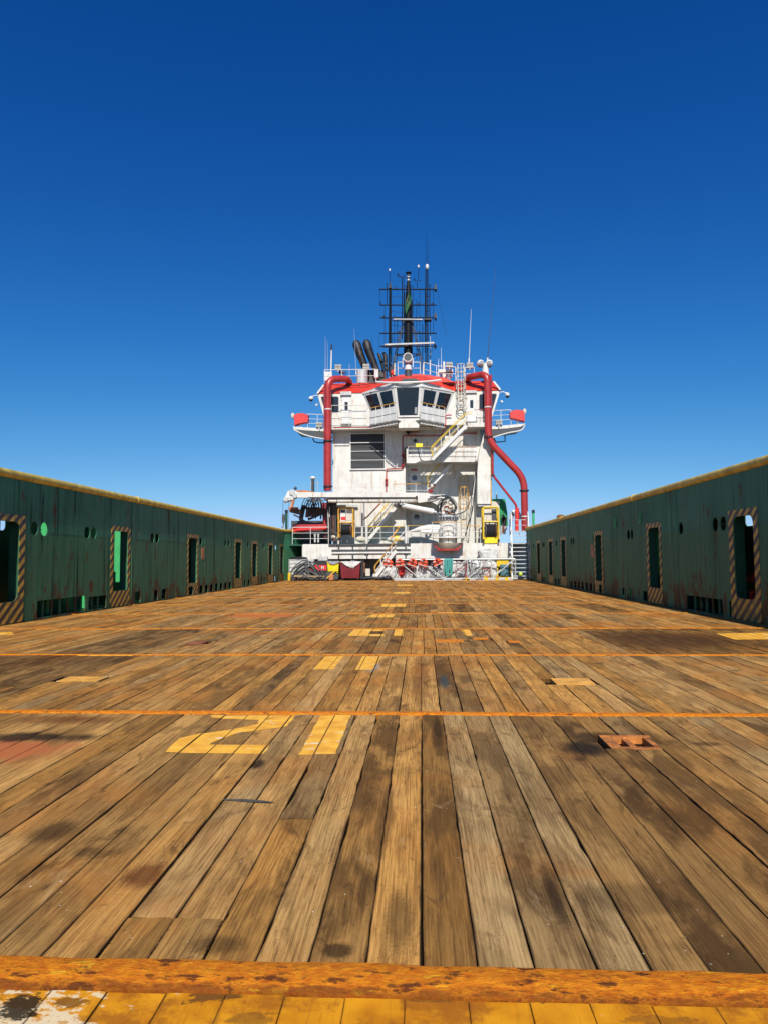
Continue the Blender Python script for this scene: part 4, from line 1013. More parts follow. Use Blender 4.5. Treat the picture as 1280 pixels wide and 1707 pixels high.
# ------------------------------------------------------------------ fire main pipes
YPp = 50.45
def pipething(name, label, path, r, Y0, collars=(), bands=(), mat=None, rad_=.7, n=14):
    t = thing(name, label, 'pipe', path[-1]); mat = mat or PIPE
    MB().tube(elbow(path, rad_, 8), r, n).build('pipe', mat, t)
    for c, d in collars: c, d = Vector(c), Vector(d).normalized(); MB().tube([c-d*.05, c+d*.05], r*1.35, n).build('flange', BLACK, t)
    for c, d in bands: c, d = Vector(c), Vector(d).normalized(); MB().tube([c-d*.04, c+d*.04], r*1.06, n).build('white_band', WHITEC, t)
    return t
Z = Vector((0, 0, 1))
pth = [P(583, 637, 52.2), P(579, 631.5, 51.3), P(547, 631.5, YPp), P(547, 818, YPp)]
pth[3].x = pth[2].x
def onp(x, y): return P(x, y, YPp)
pipething('fire_main', 'thick dark red pipe running straight down the left edge of the superstructure', pth, .245, 0,
          [(Vector((pth[2].x, YPp, P(547, y, YPp).z)), Z) for y in (735.5, 811)], [(Vector((pth[2].x, YPp, P(547, 682.5, YPp).z)), Z)], rad_=.75)
pipething('thin_riser', 'thin dark red riser just left of the thick left pipe', [P(541.5, 640, 50.6), P(541.5, 818, 50.6)], .07, 0, n=8)
pth = [P(778, 631, 52.2), P(783, 628.5, 51.3), P(811.5, 622.5, YPp), P(812, 735, YPp), P(872.5, 797, YPp), P(872.5, 886, YPp)]
pth[3].x = pth[2].x; pth[5].x = pth[4].x
pipething('fire_main', 'thick dark red pipe bending out to the right bulwark beside the superstructure', pth, .245, 0,
          [(Vector((pth[2].x, YPp, P(812, 728.5, YPp).z)), Z), (Vector((pth[4].x, YPp, P(872, 818, YPp).z)), Z)],
          [(Vector((pth[2].x, YPp, P(812, 679, YPp).z)), Z), (Vector((pth[4].x, YPp, P(872, 861, YPp).z)), Z)], rad_=.8)
p4 = [P(820, 742, 50.7), P(820.5, 792, 50.7), P(860.5, 843, 50.7), P(861, 886, 50.7)]
t = pipething('thin_pipe', 'thin dark red pipe slanting below the thick right pipe', p4, .085, 0, [(P(821, 793, 50.7), Z)], n=8, rad_=.3)
MB().tube([P(861, 847, 50.7), P(861, 886, 50.7)], .15, 10).build('sleeve', BRIGHTR, t)
pipething('thin_riser', 'thin dark red riser just right of the thick right pipe', [P(817.5, 625, 50.9), P(817.5, 722, 50.9)], .085, 0, n=8)
MB()
for x in (541.5,):
    m = MB().tube([P(x+2.5, 792, 50.4), P(x+2.5, 822, 50.4)], .05, 6); single('white_conduit', m, WHITEC, 'short white conduit beside the foot of the thick left pipe', 'pipe')

# ------------------------------------------------------------------ roof railing and roof gear
YR = 52.3
zroof = P(600, 638, YR).z
railing([P(541, 638, YR), P(627, 637, YR)], 'white roof railing left, in front of the exhausts', h=.98, rails=(1, .5), step=1.15, r=.025)
railing([P(663, 626, 51.6), P(700, 626, 51.6)], 'short white railing round the searchlight on the roof', h=1.0, rails=(1, .55), step=1.3, r=.028)
railing([P(706, 627, 51.9), P(727, 633, YR), P(759, 635, YR)], 'white roof railing between the mast and caged ladder', h=1.05, rails=(1, .5), step=1.0, r=.026)
railing([P(774, 634, YR), P(790, 633, YR)], 'short yellowed roof railing right of the caged ladder', h=.95, rails=(1, .5), step=.8, top=CREAM, r=.026)
pb('life_locker', WHITEC, D, 541.5, 619.5, 553.5, 634, 52.3, .5)
p = P(570, 637, 53); t = thing('radar_stub', 'small dark radar bar on the roof left of the exhausts', 'radar', p)
MB().tube([p, P(570, 622, 53)], .09, 8).build('pedestal', WHITEC, t); MB().box(*pbox(565, 618.5, 575.5, 621.5, 52.8, .3)).build('scanner', DGREY, t)
p = P(744, 634, 53); t = thing('navigation_cabinet', 'white box with dark slot on the roof below a floodlight cluster', 'cabinet', p)
MB().box(*pbox(731, 615.5, 754.5, 620, 53, .6)).build('top_plate', WHITEC, t); MB().box(*pbox(740, 620, 753, 623, 53.1, .5)).build('slot', BLACK, t); MB().box(*pbox(737, 623, 753, 628, 53.1, .5)).build('cabinet_body', WHITEC, t)
MB().tube([P(739.5, 634, 53.2), P(739.5, 603, 53.2)], .09, 8).build('post', WHITEC, t); MB().tube([P(747, 634, 53.2), P(747, 627, 53.2)], .12, 8).build('post', WHITEC, t)
# searchlight
p = P(680, 628, 51.2); t = thing('searchlight', 'large round white searchlight on a pedestal in the middle of the roof', 'searchlight', p)
MB().tube([P(680, 629, 51.2), P(680, 616, 51.2)], .24, 12).build('pedestal', DGREY, t)
MB().tube([P(680, 617, 51.2), P(680, 615.5, 51.2), P(680, 609, 51.2)], [.27, .27, .22], 14).build('yoke_base', WHITEC, t)
c = P(679.5, 597.5, 51.2)
o = MB().tube([(c.x, 50.95, c.z), (c.x, 51.5, c.z), (c.x, 51.65, c.z)], [.34, .34, .2], 20).build('lamp_drum', WHITEC, t)
MB().tube([(c.x, 50.93, c.z), (c.x, 50.948, c.z)], .27, 20).build('lens', DGREY, o)
MB().tube([(c.x+.31*math.cos(a), 50.93, c.z+.31*math.sin(a)) for a in [2*math.pi*i/20 for i in range(21)]], .04, 6, cap=False).build('rim', WHITEC, o)
for s in (-1, 1): MB().bar((c.x+s*.37, 51.2, c.z-.65), (c.x+s*.37, 51.2, c.z), .05).build('yoke', WHITEC, t)
# twin searchlights on a white post, right
p = P(807, 623, 51.6); t = thing('twin_searchlight', 'pair of white drum searchlights on a white post above the right pipe elbow', 'searchlight', p)
MB().tube([P(808.5, 626, 51.6), P(808.5, 614, 51.6), P(808.5, 606, 51.6)], [.27, .22, .14], 12).build('post', WHITEC, t)
for x in (800.3, 814.7):
    c = P(x, 606, 51.6); o = MB().sphere(c, .27, 14, 10, (1, 1.2, 1.05)).build('lamp_drum', WHITEC, t)
    sg = 1 if x < 808 else -1
    MB().tube([c+Vector((sg*.03, -.3, -.02)), c+Vector((sg*.03, -.35, -.02))], .14, 12).build('lens', GREYCLOTH, o)
    MB().sphere(c+Vector((0, 0, -.12)), .22, 12, 8, (1, 1, .8)).build('underside', DGREY, o)
# thin aerials
def aerial(x0, y0, x1, y1, Y, r, mat, label, base=None, tipmat=None):
    a, b = P(x0, y0, Y), P(x1, y1, Y); t = thing('whip_aerial', label, 'aerial', a)
    MB().tube([a, a+(b-a)*.35, b], [r, r*.8, r*.35], 6).build('whip', mat, t)
    MB().tube([a, a+(b-a).normalized()*.35], r*2.1, 8).build('base', WHITEC, t)
    return t
for a in ((542.5,628,542.5,560,52.5,.022,GALV,'grey whip aerial, leftmost over the white locker'), (546.2,628,546.2,568,52.8,.02,GALV,'second thin aerial from the left over the white locker'),
          (582.5,638,582.5,607,52.6,.025,WHITEC,'short white aerial behind the left roof railing'), (594,625,590.2,548,54,.018,GALV,'hair-thin aerial standing left of the twin exhausts'),
          (781,605,785,515,54,.03,WHITEC,'tall pale aerial behind the caged ladder'), (811.5,604,825.5,446,53,.03,DGREY,'tallest leaning dark aerial above the twin searchlights'),
          (735,632,735,579,53.6,.03,WHITEC,'white aerial between the mast and the roof cabinet'), (730,628,730.5,598,53.2,.04,WHITEC,'short stub aerial right of the mast foot')):
    aerial(*a)
a, b = P(552, 620, 52.6), P(553, 574, 52.6); t = thing('pole_aerial', 'white pole aerial with a black tip above the left pipe', 'aerial', a)
MB().tube([a, a+(b-a)*.45, a+(b-a)*.8], [.05, .06, .045], 8).build('pole', WHITEC, t); MB().tube([a+(b-a)*.8, b], [.07, .05], 8).build('tip', BLACK, t)
# exhausts
def exhaust(pts, r, Y, label, mat=SOOT):
    q = [P(x, y, Y) for x, y in pts]; t = thing('exhaust_pipe', label, 'exhaust', q[0])
    c = bez(q, 5); d = (c[-1]-c[-2]).normalized(); nn = len(c); rr_ = [r*(.86+.30*min(1, i/(nn*.75))) for i in range(nn)]
    m = MB(); m.tube(c, rr_, 14, cap=False); m.build('pipe', mat, t, fix=False)
    MB().tube([c[-1]-d*.5, c[-1], c[-1]+Vector((-.12, 0, .2)), c[-1]+Vector((-.2, 0, .28))], [r*1.17, r*1.17, r*.85, r*.2], 14).build('mouth', BLACK, t)
def make_soot():
    k = NT('exhaust_soot'); p = k.pos(); s = k.n('ShaderNodeSeparateXYZ'); k.l(p, s.inputs[0])
    n_ = k.noise(k.mapv(p, (2, 2, .8)), 1, 5)
    f = k.step(k.math('ADD', s.outputs[2], k.math('MULTIPLY', n_, .9)), 16.0, 17.2)
    c = k.mix(f, (.12, .10, .08), (.006, .006, .007)); c = k.mix(k.math('MULTIPLY', k.step(n_, .58, .68), .6), c, (.22, .11, .06))
    return k.done(c, .55)
ES = make_soot()
exhaust([(612,622),(606,605),(599,587),(594.5,574)], .30, 55.0, 'left one of the two large black exhaust pipes', ES)
exhaust([(629,620),(622,603),(615,585),(611.5,573)], .30, 54.8, 'right one of the two large black exhaust pipes', ES)
exhaust([(638.5,616),(636,605),(633.2,594)], .12, 55.2, 'small black exhaust left of the mast', ES); exhaust([(644,618),(642.3,604),(642,593)], .15, 54.6, 'small soot-streaked exhaust pipe nearest the mast', SOOT)
t = thing('funnel_casing', 'bright steel cylinder casing at the foot of the large exhausts', 'funnel', P(604, 638, 54.5))
MB().tube([P(604, 640, 54.5), P(604, 618, 54.5)], .44, 20).build('casing', GALV, t)
for y in (620, 629): MB().tube([P(604, y, 54.5), P(604, y-.8, 54.5)], .455, 20).build('band', WHITEC, t)
MB().box(*pbox(611, 617, 642, 640, 55.3, 1.4)).build('housing', DGREY, t)
MB().box(*pbox(624, 615.5, 631, 629, 54.2, .5)).build('housing_door', WHITEC, t)
for k in range(14):
    x = random.uniform(640, 662); y = random.uniform(604, 634)
    if k == 0: rg = thing('rigging_clutter', 'tangle of small pipes and brackets at the left foot of the mast', 'pipework', P(650, 636, 53.6))
    MB().tube([P(x, 636, 53.6+random.uniform(-.4,.4)), P(x+random.uniform(-2,2), y, 53.6)], random.choice([.03,.05,.07]), 6).build('stub_pipe', random.choice([GALV, RUSTY, BLACK, WHITEC, DGREY]), rg)
m = MB().sphere(P(653.8, 621, 53), .12, 8, 6, (1,1,1.8)); single('red_beacon', m, BRIGHTR, 'small red beacon on the roof left of the searchlight', 'beacon')
# ------------------------------------------------------------------ mast
YM = 53.2
base = P(680, 628, YM); mast = thing('mast', 'tall black lattice mast with yardarms, aerials and radar bars above the wheelhouse', 'mast', base)
def mt(pts, r, name='pole', mat=MASTB, n=8, Y=YM): return MB().tube([P(x, y, Y) for x, y in pts], r, n).build(name, mat, mast)
mt([(680,628),(680,530),(680.4,486),(680.5,468)], [.26,.25,.19,.11], 'column', n=12)
mt([(676.5,588),(676.5,488)], .045); mt([(684.5,588),(684.5,488)], .045)
MB().box(*pbox(675.2, 500, 685.2, 588, YM-.05, .4)).build('cable_tray', MASTB, mast)
mt([(680.5,468),(680.5,461)], .12, 'lantern', GALV, 12); mt([(680.5,461.5),(680.5,460)], .10, 'lantern', MASTB, 12)
mt([(680.5,455.5),(680.5,454),(680.5,453)], [.23,.20,.06], 'cap', MASTB, 16); mt([(680.5,460),(680.5,455)], .10, 'lantern', DGREY, 10); mt([(680.5,465),(680.5,463)], .15, 'lantern', MASTB, 12)
for y, xa, xb, r_ in ((482.3,632,728,.055),(508.5,632,727.5,.05),(529.7,633.5,727,.055),(555.5,633,727,.055),(577.3,633,660,.05)):
    mt([(xa,y),(xb,y)], r_, 'yardarm')
mt([(648.2,620),(649.2,530),(649.5,482)], .06); mt([(651.2,604),(651.2,482)], .05); mt([(649.4,482),(649.4,452)], .022)
mt([(644.8,508),(644.8,472)], .025); mt([(657.5,578),(657.3,525)], .02); mt([(709.3,605),(709.3,449)], .045); mt([(712.3,605),(712.3,449)], .045); mt([(715.8,530),(715.8,474)], .035); mt([(716.4,605),(716.4,530)], .025); mt([(707.5,588),(708,482)], .02)
mt([(670,565),(670,464)], .035); mt([(672.5,535),(672.5,462)], .02); mt([(689,524),(689,482)], .018); mt([(700.5,577),(700.5,557)], .02)
mt([(633.5,482),(633.5,509),(642,509)], .015); mt([(633.5,503),(636,508)], .03)
mt([(711,449),(710.5,388)], [.022,.008], 'whip'); mt([(713.3,445),(712.5,400)], [.012,.006], 'whip')
for x, y, r_ in ((649.4,450,.07),(711.5,444.8,.14),(697.2,444.2,.08)):
    MB().sphere(P(x, y, YM), r_, 10, 8, (1,1,1.6)).build('aerial_dome', WHITEC, mast)
mt([(697.2,447),(697,466)], .02); mt([(689,467.8),(701,467.8)], .02); mt([(695,481),(694.8,470)], .022); mt([(690,464.5),(691,467)], .05)
mt([(669,463),(664,461),(663,457.5)], .025); mt([(661.5,457),(665,457)], .05); mt([(663,460),(676,462)], .02); mt([(670,464),(673,459),(676,459)], .02)
# anemometer cups, ring, side lamps
mt([(x, 477.5+2.6*math.sin(a)*.6) for x, a in [(681+7.8*math.cos(u), u) for u in [2*math.pi*i/20 for i in range(21)]]], .02, 'ring')
for x, y in ((725.5,478),(725.5,526)):
    MB().box(*pbox(x-1.8, y-4.2, x+1.6, y+4.2, YM-.2, .35)).build('side_lamp', BLACK, mast); MB().tube([P(x, y+4, YM), P(x, y+8.5, YM)], .07, 6).build('side_lamp', BLACK, mast)
mt([(650,470.5),(650,481)], [.04,.13], 'bell', SOOT)
# radar bars
MB().bar(P(640, 577.5, YM-.35), P(680, 576, YM-.35), .10, .08).build('radar_scanner', GREYW, mast)
MB().bar(P(641, 574.8, YM-.45), P(723, 571.8, YM-.45), .16, .12).build('radar_scanner', GREYW, mast); MB().bar(P(638, 577.6, YM-.4), P(676, 577.4, YM-.4), .22, .1).build('radar_support', MASTB, mast); MB().bar(P(684, 577, YM-.4), P(725, 577, YM-.4), .12, .06).build('radar_support', MASTB, mast)
MB().bar(P(655.5, 532, YM-.3), P(704, 532.5, YM-.3), .08, .07).build('radar_scanner', GREYW, mast); MB().bar(P(655, 534.5, YM-.3), P(704, 535, YM-.3), .08, .05).build('radar_support', MASTB, mast)
MB().tube([P(654.2+2.2*math.cos(u), 532.5+2.6*math.sin(u), YM-.3) for u in [2*math.pi*i/14 for i in range(15)]], .025, 5, cap=False).build('ring', MASTB, mast)
MB().box(*pbox(706.5, 530.5, 718.5, 533, YM-.3, .5)).build('lamp_shelf', BLACK, mast); mt([(724,574),(726,577),(725,581)], .07, 'side_lamp')
# raking legs and braces
for pts in ([(672.5,532),(658,590),(651,622)], [(675,532),(661,590),(654,622)], [(687,533),(701,592),(707,618)], [(684.5,533),(698,592),(703,618)]): mt(pts, .04, 'leg', DGREY)
for k in range(9):
    t_ = k/9; a = (672.5-14.5*t_*1.4, 532+62*t_); mt([(672.5-15*t_*1.25, 534+58*t_*1.2), (675.5-15*t_*1.25, 537+58*t_*1.2)], .018, 'brace', DGREY, 5); mt([(687+14*t_*1.2, 534+58*t_*1.2), (684.5+14*t_*1.2, 538+58*t_*1.2)], .018, 'brace', DGREY, 5)
mt([(659,591.5),(680,589.5),(702,590.5)], .045, 'brace'); mt([(659,591.5),(676,595)], .04, 'brace'); mt([(702,590.5),(684,595)], .04, 'brace'); mt([(648,603),(712,603)], .025, 'brace'); mt([(700,608),(726,603)], .02,'brace')
for x0, x1 in ((657,660), (705,715)):
    mt([(x0, 625),(x0+.7, 606)], .06, 'sleeve', WHITE); 
mt([(716.5,625),(716.5,600)], .05, 'sleeve', WHITE); mt([(717,592),(716.5,560)], .025, 'pole', WHITEC)
for a, b in (((632,556),(630,605)), ((728,482),(744,560)), ((620,560),(628,620)), ((727,557),(716,600)), ((724,577),(712,596)), ((704,536),(716,528))):
    MB().tube([P(*a, YM), P(*b, YM-.2)], .009, 4).build('stay_wire', BLACK, mast)
for x, y0, y1, r_ in ((641,577,508,.018),(662,600,530,.022),(694,600,500,.02),(699,577,482,.015),(722,555,482,.015),(654,600,556,.02),(704,600,540,.03),(686.5,590,500,.04),(673.5,590,486,.04)): mt([(x,y0),(x,y1)], r_, 'cable')
for k in range(16): y = 492+k*6.2; mt([(675,y),(686,y)], .022, 'rung')
for y in (494, 519, 542, 566): mt([(648,y),(652.5,y)], .03, 'clamp'); mt([(708,y),(714,y)], .03, 'clamp'); mt([(652,y),(676,y+3)], .012, 'stay')
for x, y in ((660,482),(697,508),(640,529),(665,555),(698,555),(720,508)): MB().box(*pbox(x-1.2, y-3.4, x+1.2, y, YM-.1, .2)).build('fitting', MASTB, mast)
# flag hanging limp against the mast
fl = MB(); rows = []
for j in range(9):
    v = j/8; wd = [1.0, 3.4, 5.0, 6.6, 7.2, 6.2, 5.0, 3.6, 2.2][j]; cx = [682.6,682.6,682.2,681.4,680.6,679.2,677.6,676.4,675.4][j]
    rows.append([P(cx + wd*(i/8-.5)*1.25, 486+v*40*(.8+.2*math.sin(i)), YM-.42+.07*math.sin(i*2.2+j*.4)) for i in range(9)])
for r0, r1 in zip(rows[:-1], rows[1:]):
    for i in range(8): fl.add([r0[i], r0[i+1], r1[i+1], r1[i]], [(0,1,2,3)])
def make_flag():
    k = NT('flag_cloth'); p = k.pos(); s = k.n('ShaderNodeSeparateXYZ'); k.l(p, s.inputs[0])
    d = k.math('ADD', k.math('MULTIPLY', s.outputs[0], 2.6), k.math('ADD', k.math('MULTIPLY', s.outputs[2], .9), k.math('MULTIPLY', k.noise(p, 3, 3), 1.6)))
    f = k.math('GREATER_THAN', k.math('SINE', k.math('MULTIPLY', d, 3.3)), .55)
    return k.done(k.mix(f, (.015, .11, .05), (.07, .09, .03)), .85)
bmf = fl; single('flag', bmf, make_flag(), 'limp green and yellow flag hanging against the black mast', 'flag')

# ------------------------------------------------------------------ white deck crane
YK = 49.2
pc = P(746, 905, YK); cr = thing('deck_crane', 'white deck crane, its long boom laid level across the front of the superstructure', 'crane', (pc.x, YK+.2, 0))
def ck(name, mb, mat, par=cr, **k): return mb.build(name, mat, par, **k)
yk = YK+.15
ck('pedestal', MB().tube([P(746, 917, yk), P(746, 912, yk), P(746, 903, yk), P(746, 866, yk)], [.42, .60, .64, .63], 28), WHITE)
ck('slew_ring', MB().tube([P(746, 866.5, yk), P(746, 862.5, yk)], .74, 28), DGREY); ck('slew_ring', MB().tube([P(746, 862, yk), P(746, 859, yk)], .66, 28), GREYW)
for k in range(20):
    u = 2*math.pi*k/20; c = P(746, 864.5, yk); ck('bolt', MB().box((c.x+.7*math.cos(u)-.035, yk+.7*math.sin(u)-.035, c.z-.13), (c.x+.7*math.cos(u)+.035, yk+.7*math.sin(u)+.035, c.z+.13)), GALV)
c = P(746, 900, yk)
ck('manhole_rim', MB().tube([(c.x+.56*math.cos(u), yk-.38-.20*math.sin(u)*.6-.12, c.z+.56*math.sin(u)) for u in [math.pi*i/14 for i in range(15)]], .025, 5), DGREY)
ck('seam', MB().bar((c.x, yk-.635, c.z-.62), (c.x, yk-.635, c.z+.6), .03), DGREY)
# bowl-shaped bracket below the walkway with its red fender ring
ck('bracket_bowl', MB().tube([P(746, 918, yk+.1), P(746, 915, yk+.1), P(746, 905, yk+.1)], [.5, .75, 1.0], 24), CREAM)
for u in (-.9, -.45, .0, .45, .9): ck('rib', MB().bar((c.x+u*.95, yk-.75+abs(u)*.3, P(746,906,yk).z), (c.x+u*.55, yk-.45+abs(u)*.2, P(746,917,yk).z), .035), DGREY)
c2 = P(746, 916.5, yk); ck('red_ring', MB().tube([(c2.x+.80*math.cos(u), yk+.0-.62*math.sin(u), c2.z-.02+.0*math.sin(u)) for u in [math.pi*i/16 for i in range(17)]], .03, 6), BRIGHTR)
for pts in ([(722,905),(726,912),(733,916)], [(770,905),(767,912),(760,916)]): ck('fender', MB().tube([P(x, y, yk-.3) for x, y in pts], .035, 6), BRIGHTR)
# walkway round the pedestal
pf0, pf1 = P(720.5, 895.5, YK-.75), P(774, 895.5, YK-.75)
ck('walkway', MB().box((pf0.x, YK-.75, pf0.z-.05), (pf1.x, YK+.6, pf0.z+.03)), WHITEC)
rl = railing([Vector((pf0.x, YK-.72, pf0.z)), Vector((pf1.x, YK-.72, pf0.z))], '', cr, h=1.02, step=.72, top=ORYEL)
# boom
YBm = 48.95
bm0 = [P(x, y, YBm) for x, y in [(497,820.5),(640,820.5),(712,821.5),(726,826),(729,832),(722,834.5),(697,838),(694,831),(497,829.5)]]
ck('boom', MB().prism(bm0, (0, .55, 0)), WHITE)
ck('boom_slot', MB().prism([P(x, y, YBm-.015) for x, y in [(514,828.6),(693,828.6),(693,830.6),(514,830.6)]], (0, .03, 0)), BLACK)
ck('boom_stop', MB().prism([P(x, y, YBm-.06) for x, y in [(692.5,826.5),(695.5,826.5),(696,832),(693.5,832)]], (0, .1, 0)), BLACK)
ck('jib_cylinder', MB().tube([P(548, 834.6, YBm+.25), P(600, 834.6, YBm+.25), P(690, 833.6, YBm+.25), P(715, 831, YBm+.25)], [.15,.17,.19,.14], 14), WHITE)
for x in (562, 588, 614, 640, 666): ck('clamp', MB().tube([P(x, 834.6, YBm+.25), P(x+1, 834.6, YBm+.25)], .185, 14), DGREY)
ck('luffing_ram', MB().tube([P(668, 842.6, YBm+.1), P(671, 842.8, YBm+.1), P(722, 852.8, YBm+.2)], [.10,.19,.19], 14), WHITEC); ck('luffing_ram', MB().tube([P(720, 852.5, YBm+.2), P(733, 855.5, YBm+.2)], .10, 12), GALV)
ck('ram_lug', MB().tube([P(663, 843, YBm+.1), P(673, 843, YBm+.1)], .14, 8), DGREY)
for k in range(12): ck('ram_fitting', MB().tube([P(654+k*1.7, 840+random.uniform(-.8,.8), YBm-.05), P(656+k*1.7, 841+random.uniform(-1,1), YBm-.1)], .045, 6), random.choice([WHITEC, DGREY, GALV]))
ck('lower_arm', MB().tube([P(683, 886, YK+.3), P(700, 882, YK+.2), P(715, 880.5, YK+.1), P(733, 880, YK+.1)], [.05,.2,.26,.22], 10), WHITEC); ck('lower_arm', MB().tube([P(700, 886, YK), P(716, 886.5, YK), P(730, 885, YK)], [.05,.18,.2], 8), WHITEC)
ck('boom_foot', MB().prism([P(x, y, YBm+.1) for x, y in [(722,826),(735,829),(745,842),(752,858),(736,858),(729,842),(718,836)]], (0, .5, 0)), WHITE)
# boom tip with sheaves, wire and hook
ck('boom_head', MB().prism([P(x, y, YBm+.05) for x, y in [(473,832),(477,826),(480,819),(486,816),(490,817),(497,820.5),(514,823),(514,830),(497,829),(490,832),(482,836),(474,838)]], (0, .4, 0)), WHITEC)
for x, y, r_ in ((487,820.5,.20),(492,826,.16),(477,832,.17),(483,831,.13)): ck('sheave', MB().tube([P(x, y, YBm-.06), P(x, y, YBm-.06)+Vector((0,.1,0))], r_, 14), GREYW)
ck('hoist_wire', MB().tube([P(472.3, 834, YBm+.1), P(472.3, 860, YBm+.1)], .016, 5), BLACK); ck('hoist_wire', MB().tube([P(481.8, 836, YBm+.1), P(481.8, 882, YBm+.1)], .012, 5), BLACK)
ck('hook_block', MB().prism([P(x, y, YBm) for x, y in [(471,857),(474.5,857),(475,865),(474,872),(471,872),(470.3,865)]], (0, .18, 0)), DGREY); ck('hook', MB().tube([P(472.5, 871, YBm+.1), P(473.5, 876, YBm+.1), P(471.5, 880, YBm+.1), P(470, 877, YBm+.1)], .035, 6), RUSTY)
# rusty machinery and black hoses on top of the pedestal
rr = random.Random(5)
for k in range(26):
    x = 746+rr.uniform(-9, 9); y = 852+rr.uniform(-8, 8)*(1-abs(x-746)/14)
    ck('machinery', MB().bar(P(x-rr.uniform(1,3), y, YBm+rr.uniform(-.1,.3)), P(x+rr.uniform(1,3), y+rr.uniform(-2,2), YBm+rr.uniform(-.1,.3)), rr.uniform(.07,.2)), rr.choice([RUSTY, RUSTY, GALV, DGREY, WHITE]))
for x, y, r_ in ((740,838,.20),(751,838,.20),(742,846,.16),(750,846,.14)): ck('machinery', MB().sphere(P(x, y, YBm+.2), r_, 10, 8), CREAM)
for ph, rx, ry, cx, cy in ((0,13,16,746,846),(.2,14,17.5,747,846),(.1,11.5,14,746,845),(.3,15,15,745,848),(.15,12.5,19,747,849)):
    pts = [P(cx+rx*math.cos(u), cy-ry*math.sin(u), YBm-.05+.2*math.sin(u*2+ph)) for u in [ -.35+ph + (math.pi+.5)*i/18 for i in range(19)]]
    ck('hose', MB().tube(pts, .028, 6), BLACK)
for pts in ([(712,832),(726,829),(740,826),(752,832),(758,846),(756,858)], [(716,828),(735,827),(750,832),(757,842)], [(742,857),(762,857),(776,850),(784,832),(790,800),(794,771)], [(794,786),(789,830),(787,850),(781,872),(773,898)], [(735,860),(728,850),(731,838),(737,832)],
            [(696,746),(698,757),(703,768),(722,768)]):
    ck('hose', MB().tube(bez([P(x, y, YBm-.1 if x < 765 else 50.3) for x, y in pts], 6), .035, 6), BLACK)
for k in range(9):
    ck('valve', MB().sphere(P(710+rr.uniform(0,14), 822-rr.uniform(0,14), YBm+.2), rr.uniform(.06,.13), 7, 5), rr.choice([YEL, CREAM, RUSTY, PIPE, DGREY]))

# ------------------------------------------------------------------ folded brown crane and gear left, on the upper deck
YL = 50.6
t = thing('anchor_handling_crane', 'folded brown rusty crane with black hoses under the boom tip of the white crane', 'crane', P(545, 895, YL))
def al(name, pts, mat, d=.4, Y=YL): return MB().prism([P(x, y, Y) for x, y in pts], (0, d, 0)).build(name, mat, t)
al('jib', [(511,845),(530,845),(548,849),(546,858),(531,858),(509,862)], BROWN, .5); al('jib', [(484,846),(498,848),(502,852),(500,858),(484,854),(482.5,850)], BROWN, .4, YL+.1)
al('arm', [(481,845),(497,845.5),(497,848),(481,847.5)], ORANGE, .3, YL-.05); al('arm', [(486,836),(489.5,832),(491,833),(487.5,847),(484.8,847)], ORANGE, .25); al('arm', [(483,853),(483,848.5),(487,847.5),(485,853)], ORANGE, .3, YL-.02); al('arm', [(499,851),(501.5,849),(502,857),(499,858)], ORANGE, .3, YL-.06)
al('arm', [(494,817.5),(508,817),(523,819.5),(523,821.5),(494,822)], ORANGE, .25, 50.2)
MB().tube([P(490,858,YL), P(503,864,YL)], .06, 8).build('ram', GALV, t); MB().tube([P(514,866,YL), P(533,858,YL)], .09, 8).build('ram', DGREY, t); MB().tube([P(502,866,YL), P(507,842,YL)], .16, 8).build('pivot', BLACK, t)
al('column', [(536,838),(548,838),(549,896),(540,896),(538,860)], MAROON, .5, YL+.1); al('column', [(538,862),(543,862),(541,880),(539,880)], BRIGHTR, .1, YL-.05)
al('base', [(498,861),(505,866),(520,872),(538,870),(545,895),(490,897),(488,876),(500,870)], DGREY, .8, YL+.5)
for k in range(7):
    x = 507+k*4.2; MB().tube(bez([P(x-6, 858-rr.uniform(0,12), YL-.2), P(x-1, 836, YL-.3), P(x+4, 832+rr.uniform(-4,2), YL-.35), P(x+8, 842, YL-.3), P(x+7, 856+rr.uniform(0,20), YL-.2)], 5), rr.choice([.03,.045,.06]), 6).build('hose', BLACK, t)
for k in range(16):
    x = 546+k*.95; MB().tube(bez([P(x+rr.uniform(-2,2), 826, YL-.5), P(x+rr.uniform(-1,1), 850, YL-.5), P(x+rr.uniform(-1.5,1.5), 875, YL-.5), P(x+rr.uniform(-2,2), 902, YL-.6)], 4), rr.choice([.04,.06,.08]), 6).build('hose', rr.choice([BLACK, BLACK, DGREY, BROWN]), t)
for x, y in ((524,834),(534,834.5),(543,833)): MB().tube([P(x-2.2,y+1.5,49.6), P(x,y-1.5,49.6), P(x+2.2,y+1.5,49.6)], [.04,.12,.04], 6).build('clamp', WHITEC, t)
MB().sphere(P(493, 814, 50.3), .12, 10, 8).build('sheave', DGREY, t)
for (x0,y0),(x1,y1) in (((547,850),(548,880)), ((550,845),(549.5,862))): MB().tube([P(x0,y0,50.0), P(x1,y1,50.0)], .03, 5).build('conduit', WHITEC, t)
